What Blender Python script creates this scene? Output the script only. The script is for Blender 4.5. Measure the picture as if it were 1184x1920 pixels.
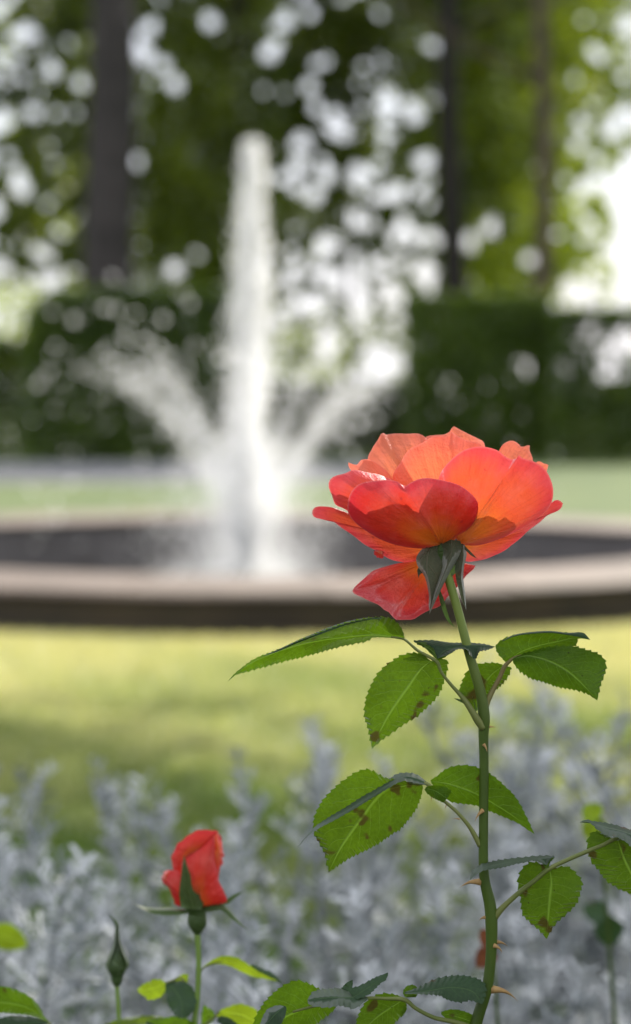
import bpy, math, random
import numpy as np
from mathutils import Vector, Matrix

for o in list(bpy.data.objects):
    bpy.data.objects.remove(o)
scene = bpy.context.scene
C = scene.collection
rng = np.random.default_rng(11)
random.seed(11)
R = math.radians

# ------------------------------------------------------------------ camera
F = 4533.0                      # focal length in photo pixels (85 mm on a 36 mm tall frame)
CAM_H = 0.85
PITCH = math.atan(220.0 / F)    # the horizon stands 220 px above the picture centre
FOCUS = 0.855
cam_d = bpy.data.cameras.new('camera')
cam = bpy.data.objects.new('camera', cam_d)
C.objects.link(cam)
cam.location = (0, 0, CAM_H)
cam.rotation_euler = (math.pi / 2 - PITCH, 0, 0)
cam_d.sensor_fit = 'VERTICAL'
cam_d.sensor_height = 36.0
cam_d.sensor_width = 24.0
cam_d.lens = 85.0
cam_d.clip_start = 0.05
cam_d.clip_end = 2000
cam_d.dof.use_dof = True
cam_d.dof.focus_distance = FOCUS
cam_d.dof.aperture_fstop = 9.4
cam_d.dof.aperture_blades = 0
scene.camera = cam

# ------------------------------------------------------------------ sky and sun
SUN_AZ, SUN_EL = R(32), R(37)
world = bpy.data.worlds.new('World')
scene.world = world
world.use_nodes = True
nt = world.node_tree
nt.nodes.clear()
out = nt.nodes.new('ShaderNodeOutputWorld')
bg = nt.nodes.new('ShaderNodeBackground')
bg.inputs['Strength'].default_value = 0.05
sky = nt.nodes.new('ShaderNodeTexSky')
sky.sky_type = 'NISHITA'
sky.sun_disc = False
sky.sun_elevation = SUN_EL
sky.sun_rotation = SUN_AZ
sky.dust_density = 1.6
tc = nt.nodes.new('ShaderNodeTexCoord')
nz = nt.nodes.new('ShaderNodeTexNoise')
nz.inputs['Scale'].default_value = 2.2
nz.inputs['Detail'].default_value = 6
ramp = nt.nodes.new('ShaderNodeValToRGB')
ramp.color_ramp.elements[0].position = 0.30
ramp.color_ramp.elements[0].color = (0.35, 0.35, 0.35, 1)
ramp.color_ramp.elements[1].position = 0.52
ramp.color_ramp.elements[1].color = (0.92, 0.92, 0.92, 1)
mix = nt.nodes.new('ShaderNodeMix')
mix.data_type = 'RGBA'
mix.inputs[7].default_value = (16.4, 16.7, 18.2, 1)      # bright broken cloud
nt.links.new(tc.outputs['Generated'], nz.inputs['Vector'])
nt.links.new(nz.outputs['Fac'], ramp.inputs['Fac'])
nt.links.new(ramp.outputs['Color'], mix.inputs[0])
nt.links.new(sky.outputs['Color'], mix.inputs[6])
nt.links.new(mix.outputs[2], bg.inputs['Color'])
nt.links.new(bg.outputs['Background'], out.inputs['Surface'])

sun_d = bpy.data.lights.new('sun', 'SUN')
sun_d.energy = 5.0
sun_d.angle = R(0.7)
sun_d.color = (1.0, 0.94, 0.84)
sun = bpy.data.objects.new('sun', sun_d)
C.objects.link(sun)
SV = Vector((math.sin(SUN_AZ) * math.cos(SUN_EL), math.cos(SUN_AZ) * math.cos(SUN_EL), math.sin(SUN_EL)))
sun.rotation_euler = SV.to_track_quat('Z', 'Y').to_euler()
sun.location = (6, 4, 14)

scene.view_settings.view_transform = 'Standard'
scene.view_settings.look = 'None'
scene.view_settings.exposure = 0.95
scene.view_settings.gamma = 1
scene.view_settings.use_curve_mapping = False
scene.render.engine = 'CYCLES'
scene.cycles.use_denoising = True
scene.cycles.max_bounces = 20
scene.cycles.diffuse_bounces = 16
scene.cycles.glossy_bounces = 3
scene.cycles.transmission_bounces = 6
scene.cycles.transparent_max_bounces = 24
scene.cycles.sample_clamp_indirect = 8
scene.cycles.use_adaptive_sampling = False
scene.cycles.caustics_reflective = False
scene.cycles.caustics_refractive = False

# ------------------------------------------------------------------ pixel <-> place
CR = np.array([1.0, 0, 0])
CF = np.array([0, math.cos(PITCH), -math.sin(PITCH)])
CU = np.array([0, math.sin(PITCH), math.cos(PITCH)])
CAM = np.array([0, 0, CAM_H])


def U(px, py, d):
    """photo pixel at distance d (metres along the view axis) -> world point"""
    px = np.asarray(px, float)[..., None]
    py = np.asarray(py, float)[..., None]
    d = np.asarray(d, float)[..., None]
    return CAM + d * (CF + CR * (px - 592.0) / F - CU * (py - 960.0) / F)


def ground_at(px, py, z=0.0):
    v = CF + CR * (px - 592.0) / F - CU * (py - 960.0) / F
    t = (z - CAM_H) / v[2]
    return CAM + t * v


# ------------------------------------------------------------------ scene helpers
ORIGIN = {}


def tag(o, label, cat, group=None):
    o['label'] = label
    o['category'] = cat
    if group:
        o['group'] = group
    return o


def thing(name, label, cat, loc=(0, 0, 0), group=None):
    o = bpy.data.objects.new(name, None)
    o.empty_display_size = 0.05
    C.objects.link(o)
    o.location = loc
    ORIGIN[o.name] = np.array(loc, float)
    return tag(o, label, cat, group)


def mesh_obj(name, verts, faces, mat, parent=None, uv=None, tint=None, smooth=True, loc=None):
    verts = np.asarray(verts, float)
    if parent is not None:
        org = ORIGIN[parent.name]
    else:
        org = np.array(loc if loc is not None else (0, 0, 0), float)
    me = bpy.data.meshes.new(name)
    me.from_pydata((verts - org).tolist(), [], faces if isinstance(faces, list) else faces.tolist())
    if uv is not None:
        uvl = me.uv_layers.new(name='uv')
        li = np.empty(len(me.loops), dtype=np.int32)
        me.loops.foreach_get('vertex_index', li)
        uvl.data.foreach_set('uv', np.asarray(uv, np.float32)[li].ravel())
    if tint is not None:
        at = me.attributes.new('tint', 'FLOAT', 'POINT')
        at.data.foreach_set('value', np.asarray(tint, np.float32))
    if smooth:
        me.polygons.foreach_set('use_smooth', [True] * len(me.polygons))
    me.materials.append(mat)
    me.update()
    o = bpy.data.objects.new(name, me)
    C.objects.link(o)
    if parent is not None:
        o.parent = parent
        ORIGIN[o.name] = org
    else:
        o.location = org
        ORIGIN[o.name] = org
    return o


def structure(o, kind='structure'):
    o['kind'] = kind
    return o


def copy_tree(o, parent=None):
    c = o.copy()
    C.objects.link(c)
    c.parent = parent
    for ch in o.children:
        copy_tree(ch, c)
    return c


def spline(pts, n):
    """Catmull-Rom through pts, resampled evenly by arc length"""
    p = np.asarray(pts, float)
    if len(p) == 1:
        return np.repeat(p, n, 0)
    if len(p) == 2:
        t = np.linspace(0, 1, n)[:, None]
        return p[0] * (1 - t) + p[1] * t
    q = np.vstack([2 * p[0] - p[1], p, 2 * p[-1] - p[-2]])
    outp = []
    for i in range(1, len(q) - 2):
        t = np.linspace(0, 1, 16, endpoint=False)[:, None]
        a, b, c, d = q[i - 1], q[i], q[i + 1], q[i + 2]
        outp.append(0.5 * ((2 * b) + (-a + c) * t + (2 * a - 5 * b + 4 * c - d) * t * t + (-a + 3 * b - 3 * c + d) * t ** 3))
    outp.append(p[-1:])
    s = np.vstack(outp)
    L = np.concatenate([[0], np.cumsum(np.linalg.norm(np.diff(s[:, :2 if s.shape[1] < 4 else 3], axis=0), axis=1) + 1e-9)])
    x = np.linspace(0, L[-1], n)
    return np.stack([np.interp(x, L, s[:, k]) for k in range(s.shape[1])], 1)


def tube_geo(path, rad, sides=10, cap=True):
    path = np.asarray(path, float)
    rad = np.asarray(rad, float)
    n = len(path)
    tan = np.gradient(path, axis=0)
    tan /= np.linalg.norm(tan, axis=1)[:, None] + 1e-12
    ref = np.array([0.31, 0.9, 0.2])
    a = np.cross(tan, ref)
    a /= np.linalg.norm(a, axis=1)[:, None] + 1e-12
    b = np.cross(tan, a)
    ang = np.linspace(0, 2 * math.pi, sides, endpoint=False)
    v = path[:, None, :] + rad[:, None, None] * (a[:, None, :] * np.cos(ang)[None, :, None] + b[:, None, :] * np.sin(ang)[None, :, None])
    v = v.reshape(-1, 3)
    f = []
    for i in range(n - 1):
        for k in range(sides):
            k2 = (k + 1) % sides
            f.append([i * sides + k, i * sides + k2, (i + 1) * sides + k2, (i + 1) * sides + k])
    if cap:
        f.append(list(range(sides))[::-1])
        f.append([(n - 1) * sides + k for k in range(sides)])
    uv = np.stack([np.tile(ang / (2 * math.pi), n), np.repeat(np.linspace(0, 1, n), sides)], 1)
    return v, f, uv


def join_geo(geos):
    V, Fs, o = [], [], 0
    for g in geos:
        V.append(np.asarray(g[0]))
        Fs += [[i + o for i in f] for f in g[1]]
        o += len(g[0])
    return np.vstack(V), Fs


# ------------------------------------------------------------------ materials
def new_mat(name):
    m = bpy.data.materials.new(name)
    m.use_nodes = True
    m.node_tree.nodes.clear()
    return m, m.node_tree.nodes, m.node_tree.links


def N(nodes, typ, **kw):
    n = nodes.new(typ)
    for k, v in kw.items():
        setattr(n, k, v)
    return n


def rgbmix(nodes, links, fac, a, b, blend='MIX'):
    m = nodes.new('ShaderNodeMix')
    m.data_type = 'RGBA'
    m.blend_type = blend
    for sock, v in ((m.inputs[0], fac), (m.inputs[6], a), (m.inputs[7], b)):
        if hasattr(v, 'links') or isinstance(v, bpy.types.NodeSocket):
            links.new(v, sock)
        elif isinstance(v, (int, float)):
            sock.default_value = v
        else:
            sock.default_value = (*v, 1)
    return m.outputs[2]


def mathn(nodes, links, op, a, b=None, clamp=False):
    m = nodes.new('ShaderNodeMath')
    m.operation = op
    m.use_clamp = clamp
    for i, v in enumerate((a, b)):
        if v is None:
            continue
        if isinstance(v, bpy.types.NodeSocket):
            links.new(v, m.inputs[i])
        else:
            m.inputs[i].default_value = v
    return m.outputs[0]


def maprange(nodes, links, v, a, b, c=0.0, d=1.0, smooth=True):
    m = nodes.new('ShaderNodeMapRange')
    m.interpolation_type = 'SMOOTHSTEP' if smooth else 'LINEAR'
    links.new(v, m.inputs[0])
    for i, x in zip((1, 2, 3, 4), (a, b, c, d)):
        m.inputs[i].default_value = x
    return m.outputs[0]


def noise(nodes, links, vec, scale, detail=3, rough=0.5):
    n = nodes.new('ShaderNodeTexNoise')
    n.inputs['Scale'].default_value = scale
    n.inputs['Detail'].default_value = detail
    n.inputs['Roughness'].default_value = rough
    if vec is not None:
        links.new(vec, n.inputs['Vector'])
    return n.outputs['Fac']


def leafy_shader(nodes, links, col, trans_col, trans, gloss, rough, normal=None, spec_col=(1, 1, 1), cap=0.20):
    """thin tissue: diffuse + translucent + a waxy reflection"""
    outn = nodes.new('ShaderNodeOutputMaterial')
    df = nodes.new('ShaderNodeBsdfDiffuse')
    tr = nodes.new('ShaderNodeBsdfTranslucent')
    gl = nodes.new('ShaderNodeBsdfGlossy')
    gl.inputs['Roughness'].default_value = rough
    gl.inputs['Color'].default_value = (*spec_col, 1)
    for sock, v in ((df.inputs['Color'], col), (tr.inputs['Color'], trans_col)):
        if isinstance(v, bpy.types.NodeSocket):
            links.new(v, sock)
        else:
            sock.default_value = (*v, 1)
    if normal is not None:
        for n in (df, tr, gl):
            links.new(normal, n.inputs['Normal'])
    m1 = nodes.new('ShaderNodeMixShader')
    m1.inputs[0].default_value = trans
    links.new(df.outputs[0], m1.inputs[1])
    links.new(tr.outputs[0], m1.inputs[2])
    m2 = nodes.new('ShaderNodeMixShader')
    lw = nodes.new('ShaderNodeFresnel')
    lw.inputs['IOR'].default_value = 1.42
    links.new(mathn(nodes, links, 'MINIMUM', mathn(nodes, links, 'MULTIPLY', lw.outputs[0], gloss, True), cap), m2.inputs[0])
    links.new(m1.outputs[0], m2.inputs[1])
    links.new(gl.outputs[0], m2.inputs[2])
    links.new(m2.outputs[0], outn.inputs['Surface'])


def bump(nodes, links, h, strength, dist):
    b = nodes.new('ShaderNodeBump')
    b.inputs['Strength'].default_value = strength
    b.inputs['Distance'].default_value = dist
    links.new(h, b.inputs['Height'])
    return b.outputs['Normal']


def petal_mat(name, base, mid, edge, tr_gain=1.0, trans=0.5):
    m, n, l = new_mat(name)
    uv = N(n, 'ShaderNodeUVMap', uv_map='uv')
    sep = n.new('ShaderNodeSeparateXYZ')
    l.new(uv.outputs[0], sep.inputs[0])
    oi = n.new('ShaderNodeObjectInfo')
    comb = n.new('ShaderNodeCombineXYZ')
    l.new(mathn(n, l, 'MULTIPLY', sep.outputs[0], 26.0), comb.inputs[0])
    l.new(mathn(n, l, 'MULTIPLY', sep.outputs[1], 1.6), comb.inputs[1])
    l.new(mathn(n, l, 'MULTIPLY', oi.outputs['Random'], 40.0), comb.inputs[2])
    veins = noise(n, l, comb.outputs[0], 1.0, 4, 0.6)
    geo = n.new('ShaderNodeTexCoord')
    blot = noise(n, l, geo.outputs['Object'], 60.0, 4, 0.6)
    fine = noise(n, l, geo.outputs['Object'], 900.0, 2, 0.6)
    puck = noise(n, l, geo.outputs['Object'], 170.0, 4, 0.65)
    v = mathn(n, l, 'ADD', sep.outputs[1], mathn(n, l, 'MULTIPLY', mathn(n, l, 'SUBTRACT', blot, 0.5), 0.32))
    v = mathn(n, l, 'ADD', v, mathn(n, l, 'MULTIPLY', mathn(n, l, 'SUBTRACT', veins, 0.5), 0.16))
    c1 = rgbmix(n, l, maprange(n, l, v, 0.05, 0.62), base, mid)
    c2 = rgbmix(n, l, maprange(n, l, v, 0.66, 1.06), c1, edge)
    dark = rgbmix(n, l, maprange(n, l, veins, 0.30, 0.70, 0.0, 0.22), c2, (0.75, 0.55, 0.5), 'MULTIPLY')
    cmb2 = n.new('ShaderNodeVectorMath')
    cmb2.operation = 'MULTIPLY'
    cmb2.inputs[1].default_value = (4.2, 1.5, 1.0)
    l.new(comb.outputs[0], cmb2.inputs[0])
    thin = noise(n, l, cmb2.outputs[0], 1.0, 2, 0.5)
    dark = rgbmix(n, l, maprange(n, l, thin, 0.52, 0.68, 0.0, 0.20), dark, (0.70, 0.45, 0.42), 'MULTIPLY')
    mott = rgbmix(n, l, maprange(n, l, blot, 0.45, 0.75, 0.0, 0.18), dark, (0.95, 0.42, 0.36))
    mott = rgbmix(n, l, maprange(n, l, sep.outputs[1], 0.975, 1.0, 0.0, 0.22), mott, (0.95, 0.45, 0.38))  # pale rim line: painted highlight for light caught by the petal edge
    h = mathn(n, l, 'ADD', mathn(n, l, 'MULTIPLY', veins, 1.0), mathn(n, l, 'MULTIPLY', fine, 0.25))
    h = mathn(n, l, 'ADD', h, mathn(n, l, 'MULTIPLY', puck, 1.1))
    sp_ = maprange(n, l, noise(n, l, geo.outputs['Object'], 330.0, 1, 0.5), 0.74, 0.80, 0.0, 0.55)
    mott = rgbmix(n, l, sp_, mott, (0.42, 0.03, 0.03))
    nrm = bump(n, l, h, 0.6, 0.0014)
    leafy_shader(n, l, mott, mott, trans, 0.55, 0.42, nrm, (1, 0.9, 0.9))
    return m


PETAL_RED = petal_mat('petal outer coral red', (0.80, 0.21, 0.016), (0.66, 0.045, 0.022), (0.64, 0.028, 0.052), trans=0.42)
PETAL_CORAL = petal_mat('petal coral', (0.88, 0.25, 0.025), (0.85, 0.12, 0.045), (0.82, 0.062, 0.085), trans=0.48)
PETAL_ORANGE = petal_mat('petal inner orange', (0.95, 0.42, 0.05), (0.95, 0.26, 0.10), (0.94, 0.22, 0.13), trans=0.60)


def leaf_mat(name, col, tcol, vein, trans, gloss, rough, spots=0.0, veins=9.0):
    m, n, l = new_mat(name)
    uv = N(n, 'ShaderNodeUVMap', uv_map='uv')
    sep = n.new('ShaderNodeSeparateXYZ')
    l.new(uv.outputs[0], sep.inputs[0])
    geo = n.new('ShaderNodeTexCoord')
    au = mathn(n, l, 'ABSOLUTE', mathn(n, l, 'SUBTRACT', mathn(n, l, 'MULTIPLY', sep.outputs[0], 2.0), 1.0))
    wob = noise(n, l, geo.outputs['Object'], 220.0, 3)
    wobs = mathn(n, l, 'MULTIPLY', mathn(n, l, 'SUBTRACT', wob, 0.5), 0.06)
    side = mathn(n, l, 'MULTIPLY', mathn(n, l, 'GREATER_THAN', sep.outputs[0], 0.5), 0.45)
    t = mathn(n, l, 'SUBTRACT', sep.outputs[1], mathn(n, l, 'MULTIPLY', mathn(n, l, 'POWER', au, 1.25), 0.26))
    t = mathn(n, l, 'ADD', mathn(n, l, 'MULTIPLY', mathn(n, l, 'ADD', t, wobs), veins), side)
    fr = mathn(n, l, 'ABSOLUTE', mathn(n, l, 'SUBTRACT', mathn(n, l, 'FRACT', t), 0.5))
    lat = maprange(n, l, fr, 0.0, 0.075, 1.0, 0.0)
    lat = mathn(n, l, 'MULTIPLY', lat, maprange(n, l, au, 0.35, 0.98, 1.0, 0.12))
    mid = maprange(n, l, au, 0.012, 0.075, 1.0, 0.0)
    vor = n.new('ShaderNodeTexVoronoi')
    vor.feature = 'DISTANCE_TO_EDGE'
    vor.inputs['Scale'].default_value = 420.0
    l.new(geo.outputs['Object'], vor.inputs['Vector'])
    net = maprange(n, l, vor.outputs['Distance'], 0.0, 0.10, 1.0, 0.0)
    big = noise(n, l, geo.outputs['Object'], 55.0, 4, 0.6)
    fine = noise(n, l, geo.outputs['Object'], 700.0, 3, 0.7)
    vm = mathn(n, l, 'MAXIMUM', mathn(n, l, 'MULTIPLY', mid, 0.9), mathn(n, l, 'MULTIPLY', lat, 0.5))
    vm = mathn(n, l, 'MAXIMUM', vm, mathn(n, l, 'MULTIPLY', net, 0.10))
    res = []
    for c, vv in ((col, vein), (tcol, tuple(min(1, x * 1.5 + 0.02) for x in tcol))):
        a = rgbmix(n, l, maprange(n, l, big, 0.3, 0.7), tuple(x * 0.74 for x in c), tuple(min(1, x * 1.22) for x in c))
        a = rgbmix(n, l, maprange(n, l, fine, 0.35, 0.65, 0, 0.35), a, tuple(x * 0.6 for x in c))
        a = rgbmix(n, l, vm, a, vv)
        # black-spot and rust patches
        oi = n.new('ShaderNodeObjectInfo')
        cb = n.new('ShaderNodeVectorMath')
        cb.operation = 'ADD'
        l.new(geo.outputs['Object'], cb.inputs[0])
        l.new(oi.outputs['Random'], cb.inputs[1])
        sp = noise(n, l, cb.outputs[0], 135.0, 1.5, 0.6)
        sp2 = noise(n, l, cb.outputs[0], 480.0, 1, 0.5)
        s = maprange(n, l, sp, 0.70 - spots, 0.765 - spots, 0.0, 0.8)
        a = rgbmix(n, l, s, a, (0.075, 0.035, 0.012))
        s2 = maprange(n, l, sp2, 0.76, 0.80, 0.0, 0.7)
        a = rgbmix(n, l, s2, a, (0.03, 0.02, 0.008))
        res.append(a)
    hh = mathn(n, l, 'SUBTRACT', mathn(n, l, 'MULTIPLY', fine, 0.3), mathn(n, l, 'MULTIPLY', vm, 1.0))
    nrm = bump(n, l, hh, 0.25 if 'upper' in name else 0.6, 0.0010)
    leafy_shader(n, l, res[0], res[1], trans, gloss, rough, nrm, cap=0.08 if 'upper' in name else 0.20)
    return m


LEAF_UNDER = leaf_mat('rose leaf underside', (0.055, 0.115, 0.008), (0.155, 0.285, 0.005), (0.17, 0.27, 0.05), 0.50, 0.35, 0.5, 0.10)
LEAF_CLEAN = leaf_mat('rose leaf underside clean', (0.055, 0.12, 0.008), (0.155, 0.295, 0.005), (0.17, 0.28, 0.05), 0.50, 0.35, 0.5, 0.0)
LEAF_TOP = leaf_mat('rose leaf upper side', (0.026, 0.056, 0.026), (0.07, 0.15, 0.015), (0.045, 0.085, 0.035), 0.25, 0.42, 0.55, 0.0)
LEAF_YOUNG = leaf_mat('young yellow green rose leaf', (0.11, 0.19, 0.016), (0.42, 0.58, 0.02), (0.22, 0.32, 0.05), 0.55, 0.4, 0.45, 0.0)
SEPAL = leaf_mat('sepal', (0.075, 0.085, 0.045), (0.10, 0.13, 0.04), (0.16, 0.16, 0.11), 0.2, 0.6, 0.6, 0.05, 3.0)
SEPAL_GREEN = leaf_mat('green sepal', (0.06, 0.11, 0.025), (0.12, 0.22, 0.03), (0.12, 0.17, 0.06), 0.3, 0.7, 0.5, 0.0, 3.0)
BUD_GREEN = leaf_mat('closed bud green', (0.045, 0.085, 0.022), (0.05, 0.1, 0.02), (0.09, 0.13, 0.05), 0.1, 0.9, 0.5, 0.0, 2.0)


def stem_mat(name, a, b, c, scale=90.0, young=None):
    m, n, l = new_mat(name)
    geo = n.new('ShaderNodeTexCoord')
    mp = n.new('ShaderNodeMapping')
    mp.inputs['Scale'].default_value = (1, 1, 0.25)
    l.new(geo.outputs['Object'], mp.inputs[0])
    f = noise(n, l, mp.outputs[0], scale, 4, 0.6)
    g = noise(n, l, geo.outputs['Object'], 12.0, 3)
    col = rgbmix(n, l, maprange(n, l, f, 0.35, 0.65), a, b)
    col = rgbmix(n, l, maprange(n, l, g, 0.55, 0.75, 0, 0.6), col, c)
    if young:      # the newest growth near the flower is paler
        uvn = N(n, 'ShaderNodeUVMap', uv_map='uv')
        sp = n.new('ShaderNodeSeparateXYZ')
        l.new(uvn.outputs[0], sp.inputs[0])
        col = rgbmix(n, l, maprange(n, l, sp.outputs[1], 0.06, 0.28, 1.0, 0.0), col, young)
    pr = n.new('ShaderNodeBsdfPrincipled')
    l.new(col, pr.inputs['Base Color'])
    pr.inputs['Roughness'].default_value = 0.5
    pr.inputs['Specular IOR Level'].default_value = 0.28
    pr.inputs['Subsurface Weight'].default_value = 0.15
    pr.inputs['Subsurface Radius'].default_value = (0.002, 0.003, 0.001)
    nn = bump(n, l, noise(n, l, mp.outputs[0], scale * 6, 3), 0.25, 0.0006)
    l.new(nn, pr.inputs['Normal'])
    o = n.new('ShaderNodeOutputMaterial')
    l.new(pr.outputs[0], o.inputs['Surface'])
    return m


STEM = stem_mat('rose stem', (0.032, 0.060, 0.004), (0.048, 0.086, 0.006), (0.06, 0.075, 0.009), young=(0.15, 0.20, 0.04))
PETIOLE = stem_mat('leaf stalk', (0.11, 0.14, 0.035), (0.15, 0.17, 0.05), (0.20, 0.09, 0.05))
THORN = stem_mat('thorn', (0.26, 0.16, 0.06), (0.36, 0.23, 0.09), (0.28, 0.12, 0.05), 300)
STEM_NEW = stem_mat('young stem', (0.13, 0.21, 0.04), (0.17, 0.26, 0.06), (0.16, 0.22, 0.05))


def tint_leaf_mat(name, dark, light, tdark, tlight, trans=0.45, gloss=0.25, rough=0.5):
    m, n, l = new_mat(name)
    at = N(n, 'ShaderNodeAttribute', attribute_name='tint')
    a = rgbmix(n, l, at.outputs['Fac'], dark, light)
    b = rgbmix(n, l, at.outputs['Fac'], tdark, tlight)
    leafy_shader(n, l, a, b, trans, gloss, rough)
    return m


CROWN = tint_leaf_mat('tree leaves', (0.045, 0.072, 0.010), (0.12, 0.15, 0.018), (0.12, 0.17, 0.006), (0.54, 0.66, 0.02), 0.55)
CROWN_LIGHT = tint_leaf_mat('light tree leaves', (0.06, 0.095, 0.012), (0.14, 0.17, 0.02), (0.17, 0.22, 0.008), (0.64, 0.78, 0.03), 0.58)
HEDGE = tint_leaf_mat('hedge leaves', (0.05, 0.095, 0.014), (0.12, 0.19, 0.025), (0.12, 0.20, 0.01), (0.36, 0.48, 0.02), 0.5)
SILVER = tint_leaf_mat('silver felted leaf', (0.10, 0.125, 0.125), (0.76, 0.78, 0.80), (0.22, 0.25, 0.25), (0.38, 0.42, 0.44), 0.22, 0.4, 0.6)
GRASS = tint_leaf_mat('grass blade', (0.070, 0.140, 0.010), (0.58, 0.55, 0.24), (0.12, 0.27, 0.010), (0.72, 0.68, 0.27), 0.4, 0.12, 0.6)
STRAW = tint_leaf_mat('withered rose leaf', (0.10, 0.03, 0.012), (0.2, 0.06, 0.02), (0.15, 0.04, 0.01), (0.3, 0.1, 0.02), 0.35)


def ground_mat(name, cols, scales, rough=0.95, bumpd=0.02, metal=0):
    m, n, l = new_mat(name)
    geo = n.new('ShaderNodeTexCoord')
    a = noise(n, l, geo.outputs['Object'], scales[0], 5, 0.6)
    b = noise(n, l, geo.outputs['Object'], scales[1], 4, 0.6)
    c = rgbmix(n, l, maprange(n, l, a, 0.36, 0.64), cols[0], cols[1])
    c = rgbmix(n, l, maprange(n, l, b, 0.45, 0.72, 0, 0.7), c, cols[2])
    pr = n.new('ShaderNodeBsdfPrincipled')
    l.new(c, pr.inputs['Base Color'])
    pr.inputs['Roughness'].default_value = rough
    l.new(bump(n, l, noise(n, l, geo.outputs['Object'], scales[1] * 4, 4, 0.7), 0.6, bumpd), pr.inputs['Normal'])
    o = n.new('ShaderNodeOutputMaterial')
    l.new(pr.outputs[0], o.inputs['Surface'])
    return m


LAWN = ground_mat('lawn turf', ((0.042, 0.075, 0.010), (0.065, 0.10, 0.016), (0.10, 0.12, 0.026)), (0.55, 2.0))
SOIL = ground_mat('bed soil', ((0.035, 0.026, 0.020), (0.06, 0.045, 0.034), (0.085, 0.068, 0.05)), (6, 40), bumpd=0.02)
GRAVEL = ground_mat('pale gravel', ((0.14, 0.14, 0.15), (0.19, 0.19, 0.20), (0.27, 0.265, 0.26)), (1.2, 25))
COPING = ground_mat('pinkish sandstone coping', ((0.115, 0.083, 0.065), (0.175, 0.132, 0.107), (0.06, 0.047, 0.034)), (1.1, 5), 0.75, 0.006)
WALLSTONE = ground_mat('dark shaded stone', ((0.034, 0.025, 0.014), (0.055, 0.040, 0.020), (0.03, 0.028, 0.012)), (2.0, 10), 0.8, 0.012)  # dark tone carries the shade on the backlit wall front
INNERSTONE = ground_mat('grey basin stone', ((0.10, 0.09, 0.09), (0.15, 0.135, 0.135), (0.075, 0.065, 0.06)), (2.0, 8), 0.6, 0.01)
BARK_GREY = ground_mat('smooth grey beech bark', ((0.028, 0.024, 0.022), (0.052, 0.044, 0.041), (0.018, 0.016, 0.014)), (1.4, 7), 0.9, 0.03)
BARK_DARK = ground_mat('dark bark', ((0.014, 0.012, 0.009), (0.026, 0.021, 0.016), (0.012, 0.011, 0.008)), (2, 8), 0.95, 0.04)
BARK_BROWN = ground_mat('brown bark', ((0.07, 0.05, 0.035), (0.11, 0.08, 0.055), (0.05, 0.04, 0.028)), (2, 8), 0.95, 0.04)
METAL = ground_mat('weathered bronze', ((0.05, 0.055, 0.045), (0.08, 0.075, 0.06), (0.04, 0.06, 0.05)), (6, 30), 0.5, 0.002)

m, n, l = new_mat('pool water')
pr = n.new('ShaderNodeBsdfPrincipled')
pr.inputs['Base Color'].default_value = (0.03, 0.04, 0.035, 1)
pr.inputs['Roughness'].default_value = 0.06
pr.inputs['IOR'].default_value = 1.33
g = n.new('ShaderNodeTexCoord')
l.new(bump(n, l, noise(n, l, g.outputs['Object'], 9, 4), 0.7, 0.03), pr.inputs['Normal'])
o = n.new('ShaderNodeOutputMaterial')
l.new(pr.outputs[0], o.inputs['Surface'])
WATER = m

m, n, l = new_mat('white spray')
df = n.new('ShaderNodeBsdfDiffuse')
df.inputs['Color'].default_value = (0.985, 0.985, 0.99, 1)
tl = n.new('ShaderNodeBsdfTranslucent')
tl.inputs['Color'].default_value = (0.99, 0.99, 0.99, 1)
tp = n.new('ShaderNodeBsdfTransparent')
ma, mb = n.new('ShaderNodeMixShader'), n.new('ShaderNodeMixShader')
ma.inputs[0].default_value = 0.65
mb.inputs[0].default_value = 0.48
l.new(df.outputs[0], ma.inputs[1])
l.new(tl.outputs[0], ma.inputs[2])
l.new(ma.outputs[0], mb.inputs[1])
l.new(tp.outputs[0], mb.inputs[2])
o = n.new('ShaderNodeOutputMaterial')
l.new(mb.outputs[0], o.inputs['Surface'])
SPRAY = m


# ================================================================== THE SETTING
def grid_sheet(name, x0, x1, y0, y1, nx, ny, z, mat, amp=0.0):
    xs, ys = np.meshgrid(np.linspace(x0, x1, nx), np.linspace(y0, y1, ny))
    zz = z + amp * (np.sin(xs * 1.3 + 0.4) * np.sin(ys * 0.9) + 0.5 * np.sin(xs * 3.1) * np.sin(ys * 2.3 + 1))
    v = np.stack([xs.ravel(), ys.ravel(), zz.ravel()], 1)
    i = np.arange(nx * ny).reshape(ny, nx)
    f = np.stack([i[:-1, :-1], i[:-1, 1:], i[1:, 1:], i[1:, :-1]], -1).reshape(-1, 4)
    return structure(mesh_obj(name, v, f, mat))


# lawn to the horizon, open where the basin is sunk into it
BC = np.array([-0.32, 11.5])
lr = [2.93, 3.1, 3.5, 4.2, 5.5, 7.5, 10, 14, 20, 32, 60, 120, 300, 1200]
lt = np.linspace(0, 2 * math.pi, 96, endpoint=False)
lw_ = 1 + 0.035 * np.cos(4 * (lt - R(274)))
v = np.vstack([np.stack([BC[0] + r * lw_ * np.cos(lt), BC[1] + r * lw_ * np.sin(lt), np.zeros(96)], 1) for r in lr])
f = [[a * 96 + k, (a + 1) * 96 + k, (a + 1) * 96 + (k + 1) % 96, a * 96 + (k + 1) % 96] for a in range(len(lr) - 1) for k in range(96)]
lawn = structure(mesh_obj('lawn', v, f, LAWN, smooth=False))
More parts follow.
